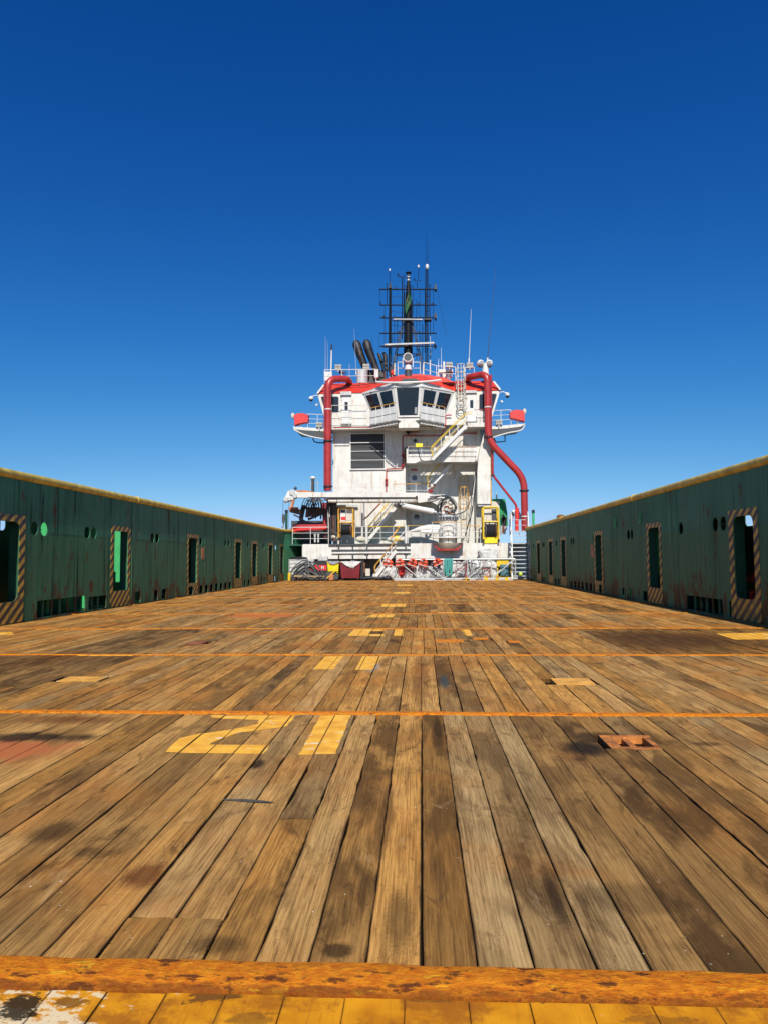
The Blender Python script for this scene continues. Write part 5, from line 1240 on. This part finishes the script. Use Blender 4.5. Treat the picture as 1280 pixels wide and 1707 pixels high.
# red pipes under it
t = thing('red_pipe_bundle', 'pair of bright red pipes lying behind the upper railing at far left', 'pipe', P(520, 888, 50.6))
MB().tube(elbow([P(480,889,50.8), P(492,880,50.6), P(500,877.5,50.5), P(545,877.5,50.5)], .3), [.16]*0 or .15, 10).build('pipe', PIPE, t)
MB().tube(elbow([P(484,890,50.6), P(495,883.5,50.4), P(520,882,50.3), P(548,880,50.3)], .3), .13, 10).build('pipe', BRIGHTR, t); MB().tube([P(497,880,50.9), P(545,874,50.9)], .10, 8).build('pipe', PIPE, t)
for x in (525.5, 531): 
    m = MB().tube([P(x, 904, 50.3), P(x, 893, 50.3), P(x, 890, 50.3)], [.06,.06,.1], 8); single('deck_vent', m, WHITEC, 'small white vent pipe on the upper deck, %s of the pair' % ('left' if x < 528 else 'right'), 'vent')
# short radar mast at far left
t = thing('crane_mast', 'short grey mast with a white dome behind the folded crane', 'mast', P(522, 838, 52.5))
MB().tube([P(522,838,52.5), P(522,799,52.5)], .12, 10).build('pole', DGREY, t); MB().sphere(P(522,796.5,52.5), .16, 10, 8, (1.3,1,.8)).build('dome', WHITEC, t)
for a, b in (((516,797),(528,798)), ((519,802),(519,822)), ((525,805),(531,803)), ((530,803),(530,818))): MB().tube([P(*a,52.5), P(*b,52.5)], .03, 5).build('arm', GALV, t)
# yellow reel frames
def reel(x0, y0, x1, y1, ym, mat, label, left):
    Y = 49.6; a, b = P(x0, y1, Y), P(x1, y0, Y); zm = P((x0+x1)/2, ym, Y).z; dp = .8
    t = thing('hose_reel_frame', label, 'frame', ((a.x+b.x)/2, Y+dp/2, a.z))
    for dy in (0, dp):
        MB().tube(elbow([(a.x, Y+dy, a.z), (a.x, Y+dy, b.z), (b.x, Y+dy, b.z), (b.x, Y+dy, a.z)], .18), .055, 8).build('frame', mat, t)
        MB().tube([(a.x, Y+dy, zm), (b.x, Y+dy, zm)], .05, 8).build('crossbar', mat, t)
    for x in (a.x, b.x):
        MB().tube([(x, Y, zm), (x, Y+dp, zm)], .045, 8).build('crossbar', mat, t); MB().tube([(x, Y, a.z+.05), (x, Y+dp, a.z+.05)], .045, 8).build('crossbar', mat, t)
    c = Vector(((a.x+b.x)/2, Y+.4, (a.z+zm)/2+.05)); R_ = (zm-a.z)*.40
    o = MB().tube([c+Vector((-.30,0,0)), c+Vector((.30,0,0))], R_*.8, 16).build('reel', BLACK, t)
    for s in (-1, 1): MB().tube([c+Vector((s*.32,0,0)), c+Vector((s*.36,0,0))], R_*1.05, 18).build('flange', DGREY if s < 0 else RUSTY, o)
    for k in range(7): MB().tube([(c.x-.27+k*.09, c.y+R_*.84*math.cos(u), c.z+R_*.84*math.sin(u)) for u in [2*math.pi*i/16 for i in range(17)]], .045, 5, cap=False).build('hose_turn', BLACK, o)
    if left:
        MB().box((a.x+.1, Y+.3, zm+.1), ((a.x+b.x)/2-.03, Y+.6, b.z-.1)).build('control_box', WHITEC, t); MB().box((a.x+.14, Y+.29, zm+.75), ((a.x+b.x)/2-.07, Y+.3, b.z-.15)).build('dark_panel', DGREY, t)
        MB().box(((a.x+b.x)/2+.02, Y+.3, zm+.15), (b.x-.08, Y+.6, b.z-.1)).build('control_box', CREAM, t); MB().box((a.x+.15, Y+.28, zm+.2), ((a.x+b.x)/2, Y+.3, zm+.42)).build('red_label', BRIGHTR, t)
    else:
        MB().box(((a.x+b.x)/2+.12, Y+.4, zm+.1), (b.x-.08, Y+.6, b.z-.12)).build('mesh_panel', DGREY, t); MB().box((a.x+.1, Y+.5, zm+.1), ((a.x+b.x)/2+.1, Y+.6, b.z-.12)).build('back_panel', CREAM, t)
        for s in (a.x, b.x): MB().box((s-.06, Y-.07, a.z-.02), (s+.06, Y+.0, a.z+.22)).build('foot', BLACK, t)
    return t
reel(564.5, 846, 588.5, 896, 871, ORYEL, 'worn yellow frame with a black hose reel under the crane boom', True)
reel(805.5, 845, 829.5, 904, 869.5, YEL, 'bright yellow frame with a black cable reel on the right', False)
pb('kick_plate', YELB, D, 805, 895, 830, 905.5, 49.72, .06)
t = thing('winch', 'grimy small winch with rope to the right of the bright yellow frame', 'winch', P(838, 895, 50.2))
for k in range(10): MB().bar(P(834+rr.uniform(0,9), 876+rr.uniform(0,18), 50.2+rr.uniform(-.2,.2)), P(834+rr.uniform(0,9), 876+rr.uniform(0,18), 50.2), rr.uniform(.08,.2)).build('machine_part', rr.choice([RUSTY, DGREY, GALV, BLACK, CREAM]), t)
for k in range(8): MB().bar(P(552+rr.uniform(0,12), 880+rr.uniform(0,20), 50.1+rr.uniform(-.2,.2)), P(552+rr.uniform(0,12), 880+rr.uniform(0,20), 50.1), rr.uniform(.08,.2)).build('machine_part', rr.choice([RUSTY, DGREY, GALV, BLACK, CREAM]), D)
# sacks on the upper deck behind the railing
def lump(c, r, sq, mat, name='sack', label=None, cat='sack', seed=0, amp=.18, par=None, n=18, m_=12):
    b_ = MB().sphere(c, r, n, m_, sq); cc = Vector(c)
    for i, v in enumerate(b_.v):
        v = Vector(v); k = 1+amp*mnoise.fractal((v-cc)*3.2/r*.5+Vector((seed*7.1, seed, 0)), .6, 2.2, 4)
        b_.v[i] = tuple(cc+(v-cc)*k)
    if par: return b_.build(name, mat, par, smooth=60)
    o = single(name, b_, mat, label, cat); return o
for x, y, mt_, lab in ((602, 899, CREAM, 'cream bundle by the white pillar on the upper deck'), (654, 899, CREAM, 'cream sack behind the yellow topped railing, left one'), (662, 898, YEL, 'yellowish sack behind the yellow topped railing, right one'), (672, 899, CLOTH, 'pale crumpled bundle at the right end of the yellow topped railing')):
    lump(P(x, y, 50.3), .30, (1.2, .8, .75), mt_, label=lab, cat='bundle', seed=x)
t = thing('yellow_brace_rail', 'worn yellow slanted handrail behind the yellow topped railing', 'handrail', P(652, 900, 50.1)); MB().tube([P(651, 899, 50.1), P(666, 878, 50.1)], .07, 6).build('rail', ORYEL, t); MB().tube([P(660, 903, 50.1), P(675, 885, 50.1)], .05, 6).build('rail', WHITEC, t)

# ------------------------------------------------------------------ right side behind: green tarpaulin, arch
p = P(832, 858, 53.5)
gt = MB(); gt.prism([P(x, y, 53.5) for x, y in [(819,832),(841,831.5),(845,856),(846,876),(840,880),(819,880)]], (0, 2.0, 0))
t = thing('tarpaulin_stack', 'bright green tarpaulin-covered stack behind the right corner of the superstructure', 'tarpaulin', P(832, 880, 54)); gt.build('cover', TARP, t)
for x in (825, 831, 837): MB().bar(P(x, 833, 53.46), P(x+3, 878, 53.46), .05).build('fold', TARP, t)
for k in range(12): MB().bar(P(838+rr.uniform(-2,6), 858+rr.uniform(0,20), 53.2), P(838+rr.uniform(-2,8), 858+rr.uniform(0,20), 53.2), .12).build('strap', BLACK, t)
t = thing('life_raft_cradle', 'white arched hoop behind the top of the aluminium ladder', 'hoop', P(858, 885, 51.6))
MB().tube([P(858+8*math.cos(u), 866-14*math.sin(u), 51.6) for u in [math.pi*i/14 for i in range(15)]], .13, 8).build('hoop', WHITEC, t); MB().tube([P(858+5*math.cos(u), 868-11*math.sin(u), 51.5) for u in [math.pi*i/14 for i in range(15)]], .06, 8).build('hoop', GREYW, t)
t = aerial(827, 832, 827, 818, 53.6, .03, WHITEC, 'small pale aerial above the green tarpaulin stack')
m = MB().tube([P(818, 742, 50.95), P(818, 866, 50.95)], .04, 6); single('conduit', m, ORYEL, 'rusty yellow conduit down the right edge of the superstructure', 'conduit')
lump(P(934, 862, 60), .35, (1,1,.6), RUSTY, 'buoy', 'dark object just showing over the far right bulwark', 'object', 3)
# ------------------------------------------------------------------ gear on the timber deck, left of centre
YD = 48.6
def base(x, y=966, Y=YD): p = P(x, y, Y); return Vector((p.x, Y, 0))
def dbox(x0, y0, x1, y1, Y, dep):     # box standing on the deck unless y1 given well above it
    a, b = pbox(x0, y0, x1, y1, Y, dep)
    return (a[0], a[1], max(a[2], .0)), b
# caged plastic tank
t = thing('tank_cage', 'white plastic tank in a wire cage against the left bulwark end', 'tank', base(496))
a, b = dbox(482, 932, 512, 966, 48.9, 1.1)
MB().box((a[0]+.04, a[1]+.04, .14), (b[0]-.04, b[1]-.04, b[2]-.02)).build('tank', CLOTH, t)
MB().box((a[0], a[1], .0), (b[0], b[1], .13)).build('pallet', DGREY, t)
n = 6
for i in range(n+1):
    x = a[0]+(b[0]-a[0])*i/n; MB().bar((x, a[1], .1), (x, a[1], b[2]), .022).build('cage_bar', GALV, t); y = a[1]+(b[1]-a[1])*i/n; MB().bar((b[0], y, .1), (b[0], y, b[2]), .022).build('cage_bar', GALV, t)
for k in range(6): z = .15+(b[2]-.17)*k/5; MB().bar((a[0], a[1]-.012, z), (b[0], a[1]-.012, z), .022).build('cage_bar', GALV, t); MB().bar((b[0]+.012, a[1], z), (b[0]+.012, b[1], z), .022).build('cage_bar', GALV, t)
lump((a[0]*.5+b[0]*.5, a[1]+.4, b[2]+.06), .55, (1.15, .8, .2), BLACK, 'tank_cover', par=t, seed=2)
# heap of hose
t = thing('hose_heap', 'heap of thick grey-black hoses coiled in front of the caged tank', 'hose', base(515))
rr = random.Random(3)
for k in range(14):
    x0 = 486+k*1.3+rr.uniform(-2,2); x1 = 533+rr.uniform(-14,14); top_ = 935+k*1.9+rr.uniform(-1,2); Yk = 48.5-k*.05+rr.uniform(-.1,.1); lean = rr.uniform(-4,4)
    pts = [P(x0, 966.2, Yk), P(x0+2, (966+top_)/2, Yk), P(x0*.62+x1*.38+lean, top_, Yk+.08), P(x0*.3+x1*.7+lean, top_+6, Yk), P(x1+2, 966, Yk-.1)]
    for q in pts: q.z = max(q.z, .05)
    MB().tube(bez(pts, 7), rr.choice([.035,.045,.05]), 8).build('hose', rr.choice([BLACK, DGREY, SKINT if k % 5 == 4 else DGREY]), t)
for k in range(7):
    pts = [P(486+i*8+rr.uniform(-2,2), 963+rr.uniform(-2,2.5), 47.9+rr.uniform(-.2,.3)) for i in range(8)]
    for q in pts: q.z = max(.04, q.z)
    MB().tube(bez(pts, 5), .04, 7).build('hose', rr.choice([BLACK, DGREY, SKINT]), t)
m = MB().bar(P(491, 960.3, 47.9), P(542, 961.5, 47.9), .14, .13); single('timber_beam', m, SKINT, 'pale yellow timber beam lying across the front of the hose heap', 'beam')
m = MB().box(*dbox(480.5, 955, 485, 967.5, 48.2, .3)); single('yellow_chock', m, YEL, 'small yellow chock at the left foot of the hose heap', 'chock')
t = thing('tool_crate', 'red and black crate topped by a white box behind the hose heap', 'crate', base(534, Y=48.9))
a, b = dbox(523, 935, 546, 957, 49.0, .7); MB().box((a[0], a[1], 0), (b[0], b[1], b[2])).build('crate_body', BLACK, t)
pb('front_panel', BRIGHTR, t, 525, 942, 545, 951, 48.94, .05); pb('front_panel', BRIGHTR, t, 515, 948, 524, 953.5, 48.9, .3); pb('label', WHITEC, t, 536, 944, 540, 948, 48.92, .02)
pb('white_box', GREYW, t, 530.5, 928, 546, 934.5, 49.0, .5); pb('blue_box', GREYW, t, 514, 932, 524, 944, 49.2, .4)
for x in (531, 538, 545): MB().bar(P(x, 934, 48.92), P(x, 958, 48.92), .03).build('slat', DGREY, t)
def tub(x0, y0, x1, y1, Y, dep, mat, label, taper=.06):
    a, b = dbox(x0, y0, x1, y1, Y, dep); z0 = .16; t = thing('wheeled_bin', label, 'bin', ((a[0]+b[0])/2, Y+dep/2, 0))
    lp = lambda k, z: [(a[0]+k, a[1]+k, z), (b[0]-k, a[1]+k, z), (b[0]-k, b[1]-k, z), (a[0]+k, b[1]-k, z)]
    MB().loft([lp(taper+.02, z0), lp(taper, z0+.04), lp(0, b[2]-.08), lp(-.03, b[2]-.08), lp(-.03, b[2]), lp(.03, b[2]), lp(.05, b[2]-.3)]).build('body', mat, t)
    for x in (a[0]+.18, b[0]-.18):
        for y in (a[1]+.18, b[1]-.18): MB().tube([(x-.03, y, .08), (x+.03, y, .08)], .08, 12).build('wheel', BLACK, t); 
    for u in (.25, .5, .75): x = a[0]+(b[0]-a[0])*u; MB().bar((x, a[1]+.02, z0+.1), (x, a[1]-.0, b[2]-.15), .03).build('rib', mat, t)
    return t, a, b
def drape(x0, x1, y, sag, Y, mat, t, seed=0, n=12):
    m = MB(); top = []; bot = []
    for i in range(n+1):
        u = i/n; x = x0+(x1-x0)*u; wob = .03*mnoise.noise(Vector((u*6, seed, 0)))
        top.append(P(x, y+wob*20, Y+.35)); mid = P(x, y+.6, Y-.05); b_ = P(x, y+1+sag*math.sin(math.pi*u)+1.2*mnoise.noise(Vector((u*5, seed, 3))), Y-.09+wob*2)
        bot.append((mid, b_))
    for i in range(n):
        m.add([top[i], top[i+1], bot[i+1][0], bot[i][0]], [(0,1,2,3)]); m.add([bot[i][0], bot[i+1][0], bot[i+1][1], bot[i][1]], [(0,1,2,3)])
    o = m.build('draped_cloth', mat, t, fix=False, smooth=70); return o
t, a, b = tub(546, 936, 565, 958, 48.9, .9, YELB, 'yellow wheeled bin with a grey cloth edge left of the maroon bin'); drape(546, 566, 935, 5, 48.9, GREYCLOTH, t, 1)
MB().bar(P(546, 953, 48.8), P(565, 953, 48.8), .05).build('strap', BLACK, t)
t, a, b = tub(567.5, 937, 600.5, 963, 48.7, 1.1, MAROON, 'maroon wheeled bin with a white cloth draped over its rim'); drape(569, 602, 935.5, 9, 48.7, CLOTH, t, 4)
pb('label', WHITEC, t, 583.5, 945.3, 590.5, 946.8, 48.66, .01)
t = thing('black_stand', 'narrow black stand with a red side right of the maroon bin', 'stand', base(605, Y=49)); MB().box(*dbox(601.5, 934, 606.5, 964, 49.0, .4)).build('post', BLACK, t); pb('side_panel', RUSTY, t, 606.6, 938, 608.4, 955, 49.0, .3); pb('foot', BLACK, t, 600, 962.5, 609, 965, 48.9, .5)
t = thing('pallet_jack', 'black and yellow low trolley between the hose heap and the bins', 'trolley', base(555, Y=48.2))
MB().prism([P(x, y, 48.2) for x, y in [(543,954),(560,954),(560,958),(565,958),(563,966),(545,966)]], (0, .6, 0)).build('chassis', DGREY, t)
MB().bar(P(545, 964, 48.1), P(563, 948, 48.1), .06).build('handle', YEL, t); MB().box(*dbox(549, 958, 556, 967, 48.0, .2)).build('bracket', ORANGE, t)
for x in (530, 536): MB().tube([P(x, 964.5, 47.9), P(x, 964.5, 48.0)], .1, 12).build('wheel', GREYW, t)
pb('steps_box', CREAM, D, 609.5, 948, 617, 960, 49.3, .4)
# white sacks by the lowest stairs
for i, (x, y, r_, sq) in enumerate([(634,955,.38,(1,.7,1)), (642,949,.40,(1,.7,1.1)), (648,957,.36,(1.1,.7,.9)), (628,960,.25,(1.1,.8,.8)), (655,952,.3,(1,.7,1.1))]):
    lump(P(x, y, 49.3), r_, sq, CLOTH, label=['white sack at the foot of the lowest stairs, beside the first step', 'tall white sack right of the lowest stairs', 'crumpled white sack behind the gangway end post', 'small white sack under the lowest stair rail', 'white sack just left of the first life vest'][i], seed=i+11, amp=.3)
m = MB().box(*dbox(608, 961.5, 640, 963.5, 48.6, .12)); single('pipe_rack', m, DGREY, 'low dark rack lying below the lowest stairs', 'rack')
# ------------------------------------------------------------------ aluminium gangway lying on its side
t = thing('gangway', 'long aluminium truss gangway lying level along the deck end', 'gangway', base(757, Y=48.1))
Yg = 47.9
zt0, zt1 = P(660, 934.5, Yg), P(858, 930, Yg)
zb0, zb1 = P(657, 966.5, Yg), P(862, 962.5, Yg); zb0.z = zb1.z = .12; zt0.z = zt1.z = (zt0.z+zt1.z)/2
for dy in (0, .75):
    o_ = Vector((0, dy, 0))
    MB().tube([zt0+o_, zt1+o_], .045, 8).build('chord', ALU, t); MB().bar(zb0+o_, zb1+o_, .1, .12).build('chord', ALU, t)
    xs = [zt0.x+(zt1.x-zt0.x)*k/5 for k in range(6)]
    for i, x in enumerate(xs): MB().tube([(x, Yg+dy, .12), (x, Yg+dy, zt0.z)], .035, 6).build('upright', ALU, t)
    for i in range(5):
        p, q = ((xs[i], .12), (xs[i+1], zt0.z)) if i in (2, 3, 4) else ((xs[i], zt0.z), (xs[i+1], .12))
        if i in (0, 1) or i in (3, 4) or i == 2: MB().tube([(p[0], Yg+dy, p[1]), (q[0], Yg+dy, q[1])], .035, 6).build('diagonal', ALU, t)
for k in range(28):
    x = zb0.x+(zb1.x-zb0.x)*k/27; MB().bar((x, Yg, .1), (x, Yg+.75, .1), .05, .03).build('tread', ALU, t)
MB().box((zb0.x, Yg-.03, .0), (zb1.x, Yg+.05, .05)).build('toe_board', GALV, t)
# life vests hung along the gangway rail
def make_vest(label, loc):
    v = thing('life_vest', label, 'life vest', loc)
    for sx in (-1, 1):
        b_ = MB().sphere(Vector((sx*.13, 0, -.28)), .17, 12, 10, (.72, .5, 1.55))
        for i, q in enumerate(b_.v):
            q = Vector(q); b_.v[i] = tuple(q*(1+.10*mnoise.noise(q*9)))
        b_.v = [tuple(Vector(q)+Vector(loc)) for q in b_.v]; b_.build('float_panel', VEST, v)
    MB().tube([Vector(loc)+Vector((.13*math.cos(u), .05, -.08+.10*math.sin(u))) for u in [math.pi*i/8 for i in range(9)]], .05, 8).build('collar', VEST, v)
    for z in (-.2, -.4): MB().box((loc[0]-.26, loc[1]-.105, z+loc[2]-.022), (loc[0]+.26, loc[1]-.07, z+loc[2]+.022)).build('strap', BLACK if z > -.3 else GREYW, v)
    MB().box((loc[0]-.21, loc[1]-.10, loc[2]-.12), (loc[0]-.08, loc[1]-.075, loc[2]-.05)).build('reflector', GALV, v)
    return v
vests = [(648,'leftmost life vest, beside the white sack'), (665.5,'second orange life vest from the left on the gangway'), (689,'third orange life vest from the left, above a red cloth'), (706.5,'fourth orange life vest from the left on the gangway'), (726,'rightmost orange life vest, beside the teal ropes')]
v0 = None
for i, (x, lab) in enumerate(vests):
    l_ = Vector((P(x, 935, Yg+.35).x, Yg-.12, zt0.z-.02))
    lx = l_ if True else 0
    if v0 is None: v0 = make_vest(lab, l_); v = v0
    else: v = copy_tree(v0); v.location = l_; v['label'] = lab
    v['group'] = 'orange life vests hung along the gangway'; v.rotation_euler.z = random.uniform(-.25,.25); v.rotation_euler.y = [.1,-.15,.35,.3,-.45][i]
    v.scale = (1.3, 1.1, .82+.2*random.random())
for i, (x, y, r_, mt_, lab) in enumerate([(668,953,.30,BRIGHTR,'red bundle under the second life vest'), (684,952,.30,MAROON,'dark red cloth bundle below the third life vest'), (680,961,.34,CLOTH,'white sack on the deck below the second life vest'), (697,953,.42,CLOTH,'white sack below the third life vest'),
        (714,955,.42,CLOTH,'white sack with its mouth tied below the fourth life vest'), (729,955,.36,CLOTH,'white sack below the rightmost life vest'), (762,948,.46,CLOTH,'large white sack right of the teal ropes'), (773,956,.36,GREYCLOTH,'grey sack slumped in the middle of the gangway'), (782,945,.40,CLOTH,'tall white sack left of the huge bulk bag'),
        (660,962,.28,CLOTH,'small white sack at the left end of the gangway')]):
    c = P(x, y, Yg+.45); c.z = max(c.z, r_*.8); lump(c, r_, (1, .55, 1.15), mt_, label=lab, seed=i+31, amp=.35)
t = thing('teal_ropes', 'bundle of teal ropes hanging over the gangway rail', 'rope', base(747, Y=Yg))
for k in range(16):
    x = 741+k*.85; pts = [P(x+rr.uniform(-1,1), 931.5, Yg+.1), P(x+rr.uniform(-1,1), 933, Yg-.07), P(x+rr.uniform(-1,1), 945, Yg-.08), P(x+rr.uniform(-2,2), 958+rr.uniform(-4,4), Yg-.06)]
    MB().tube(bez(pts, 4), .03, 6).build('rope', TEAL, t)
# huge bulk bag
def bulkbag(c, w_, d_, h_, label, seed):
    m = MB(); n = 28; L = []
    for j in range(13):
        v = j/12; z = h_*v; k = 1-.12*(2*v-1)**4; lp = []
        top = max(0, (v-.8)/.2)
        for i in range(n):
            u = 2*math.pi*i/n; cx, cy = math.cos(u), math.sin(u); e = .45
            x = math.copysign(abs(cx)**e, cx)*w_/2*k*(1-.35*top**2); y = math.copysign(abs(cy)**e, cy)*d_/2*k*(1-.35*top**2)
            p = Vector((x, y, z)); q = 1+.16*mnoise.fractal(p*2.6+Vector((seed*5, 0, seed)), .6, 2.1, 5)
            lp.append(Vector(c)+Vector((x*q, y*q, z*(1 if v < .75 else q))))
        L.append(lp)
    m.loft(L); t = thing('bulk_bag', label, 'bag', c); m.build('bag', CLOTH, t, smooth=70)
    return t
c = base(806, Y=Yg+1.1); t = bulkbag((c.x, c.y, .08), 1.65, .9, 1.25, 'huge white bulk bag standing behind the gangway under a second one', 2)
MB().box((c.x-.8, c.y-.45, 0), (c.x+.8, c.y+.45, .09)).build('pallet', SKINT, t)
c3 = P(812, 932, Yg+1.2); t = bulkbag((c3.x, c3.y, 1.28), 1.25, .8, .78, 'rounded white bulk bag on top of the other, its lifting loop sticking up', 5)
MB().tube(bez([P(822,922,Yg+1), P(828,917,Yg+1), P(832,918,Yg+1), P(828,924,Yg+1)], 4), .03, 6).build('lifting_loop', CLOTH, t)
for i, (x, y, col) in enumerate([(800,944,PIPE),(797,948,GREYCLOTH),(806,941,GREYCLOTH)]):
    pass
# drum in a yellow frame
t = thing('blue_drum', 'blue-grey plastic drum at the right end of the gangway', 'drum', base(840, Y=Yg+.95))
c = base(840, Y=Yg+.95); zt_ = P(840, 941, Yg+.95).z
MB().tube([c+Z*.25, c+Z*.3, c+Z*(zt_-.05), c+Z*zt_], [.25,.29,.29,.25], 18).build('drum_body', BLUEG, t)
for z in (.5, .8): MB().tube([c+Z*(z-.02), c+Z*(z+.02)], .30, 18).build('hoop', BLUEG, t)
t = thing('yellow_basket', 'yellow steel cargo frame holding the blue-grey drum', 'frame', base(841, Y=Yg+1.5))
a, b = dbox(827, 934.5, 852, 962, Yg+1.4, .3); MB().box((a[0], a[1], b[2]-.45), (b[0], a[1]+.08, b[2])).build('side_panel', YEL, t); MB().box((a[0]-.2, a[1]-.9, .1), (b[0], b[1], .2)).build('base', YEL, t)
for x in (a[0]+.05, b[0]-.05): MB().box((x-.05, a[1]-.05, 0), (x+.05, a[1]+.06, b[2])).build('post', YEL, t)
t = thing('yellow_dunnage', 'low yellow steel beams lying on the deck under the gangway', 'beams', base(805, Y=Yg+.3))
for x0, x1 in ((770,779),(779,803),(803,822),(826,833)): a, b = dbox(x0, 957, x1, 963, Yg+.35, .25); MB().box((a[0], a[1], .05), (b[0], b[1], .28)).build('beam', ORYEL, t)
for x in (778, 810, 828, 844): a, b = dbox(x-3.5, 960, x+3.5, 967.5, Yg-.25, .15); MB().prism([(a[0], a[1], 0), (b[0], a[1], 0), ((a[0]+b[0])/2+.05, a[1], .2), (a[0]+.05, a[1], .17)], (0, .15, 0)).build('chock', YEL, t)
m = MB().sphere(P(867, 957, Yg-.1), .13, 10, 8); single('lime_float', m, paint('lime', (.55,.75,.05)), 'small lime float hanging at the ladder foot', 'float')
# debris at the deck end
deb = ['coil of grey line by the gangway chord', 'short bent iron bar near the gangway', 'brown rag against the gangway toe board', 'dark rope end near the ladder foot', 'small rusty shackle in front of the gangway', 'tan rope scrap right of the ladder foot']
for i, x in enumerate((745, 770, 792, 855, 725, 872)):
    pts = [base(x+k*3, Y=Yg-.3+rr.uniform(-.15,.15))+Z*.04+Z*rr.uniform(0,.08) for k in range(5)]
    single('deck_debris', MB().tube(bez(pts, 4), .035, 6), [GALV, RUSTY, BROWN, BLACK, RUSTY, SKINT][i], deb[i], 'debris')
# ------------------------------------------------------------------ inclined aluminium ladder at the right bulwark
t = thing('access_ladder', 'aluminium step ladder rising from the deck beside the right bulwark', 'ladder', base(863, Y=48.3))
p0l, p0r = P(849.5, 966, 48.0), P(882, 965, 48.0); p1l, p1r = P(850, 880, 49.4), P(878, 880, 49.4)
p0l.z = p0r.z = 0
p0l.x = P(853, 966, 48.0).x; p0r.x = P(882.5, 966, 48.0).x; 
for a, b in ((p0l, p1l), (p0r, p1r)): MB().bar(a, b, .06, .14).build('stringer', ALU, t)
for k in range(1, 13):
    u = k/13; l_, r_ = p0l+(p1l-p0l)*u, p0r+(p1r-p0r)*u; MB().box((l_.x+.02, l_.y-.11, l_.z-.03), (r_.x-.02, l_.y+.11, l_.z+.03)).build('tread', ALU, t)
for a, b in ((p0l, p1l), (p0r, p1r)):
    o_ = Vector((0, -.5, .75)); MB().tube(elbow([a+(b-a)*.12, a+(b-a)*.15+o_, b+o_+(b-a)*.12, b+Vector((0,0,.1))], .15), .03, 7).build('handrail', ALU, t)
    for u in (.35, .6, .85): MB().tube([a+(b-a)*u, a+(b-a)*(u+.02)+o_], .022, 6).build('post', ALU, t)
railing([P(849, 893, 49.5), P(880, 893, 49.5)], 'small galvanised railing at the head of the aluminium ladder', h=1.1, step=.6, mat=GALV)
m = MB().box(*dbox(846, 930, 849, 944, 49.2, .1)); 
t = thing('orange_lifebuoy_box', 'faded orange safety gear hung in the dark passage beside the ladder', 'safety gear', P(842, 940, 51.2)); pb('bag', VEST, t, 838, 917, 841.5, 925, 51.2, .2); pb('bag', VEST, t, 842.5, 916, 845.5, 926, 51.2, .2)

# loose lashing lines and torn wrapping caught among the sacks
t = thing('loose_lashings', 'grey and white lashing lines tangled over the sacks behind the gangway', 'ropes', base(770, Y=Yg+.3))
for k in range(46):
    x = rr.uniform(660, 826); x2 = x+rr.uniform(-16, 16)
    if 738 < x < 754: continue
    pts = [P(x, 934, Yg+.12), P(x+rr.uniform(-5,5), rr.uniform(938,948), Yg+.08), P(x2, rr.uniform(948,958), Yg+.10), P(x2+rr.uniform(-8,8), 964, Yg+.14)]
    MB().tube(bez(pts, 4), rr.choice([.012,.016,.022]), 5).build('rope', rr.choice([DGREY, GREYCLOTH, BLACK, GALV, GREYCLOTH, PIPE]), t)
scr = ['torn white sheet by the third life vest', 'strip of grey sheet left of the teal ropes', 'crumpled white wrap right of the teal ropes', 'pale crumpled sheet under the second bay of the gangway', 'dark crumpled sheet on the deck in the middle of the gangway', 'white crumpled wrap near the tall sack', 'grey wrap at the foot of the huge bulk bag', 'brown crumpled sack at the foot of the gangway centre']
for i, (x, y, m_) in enumerate([(700,961,CLOTH),(737,960,GREYCLOTH),(757,960,CLOTH),(722,962,GREYCLOTH),(766,961,DGREY),(786,958,CLOTH),(796,961,GREYCLOTH),(776,963,BROWN)]):
    c = P(x, y, Yg+.3); c.z = max(c.z, .14); lump(c, .2, (1.5, .7, .8), m_, label=scr[i], cat='wrapping', seed=i+71, amp=.5)
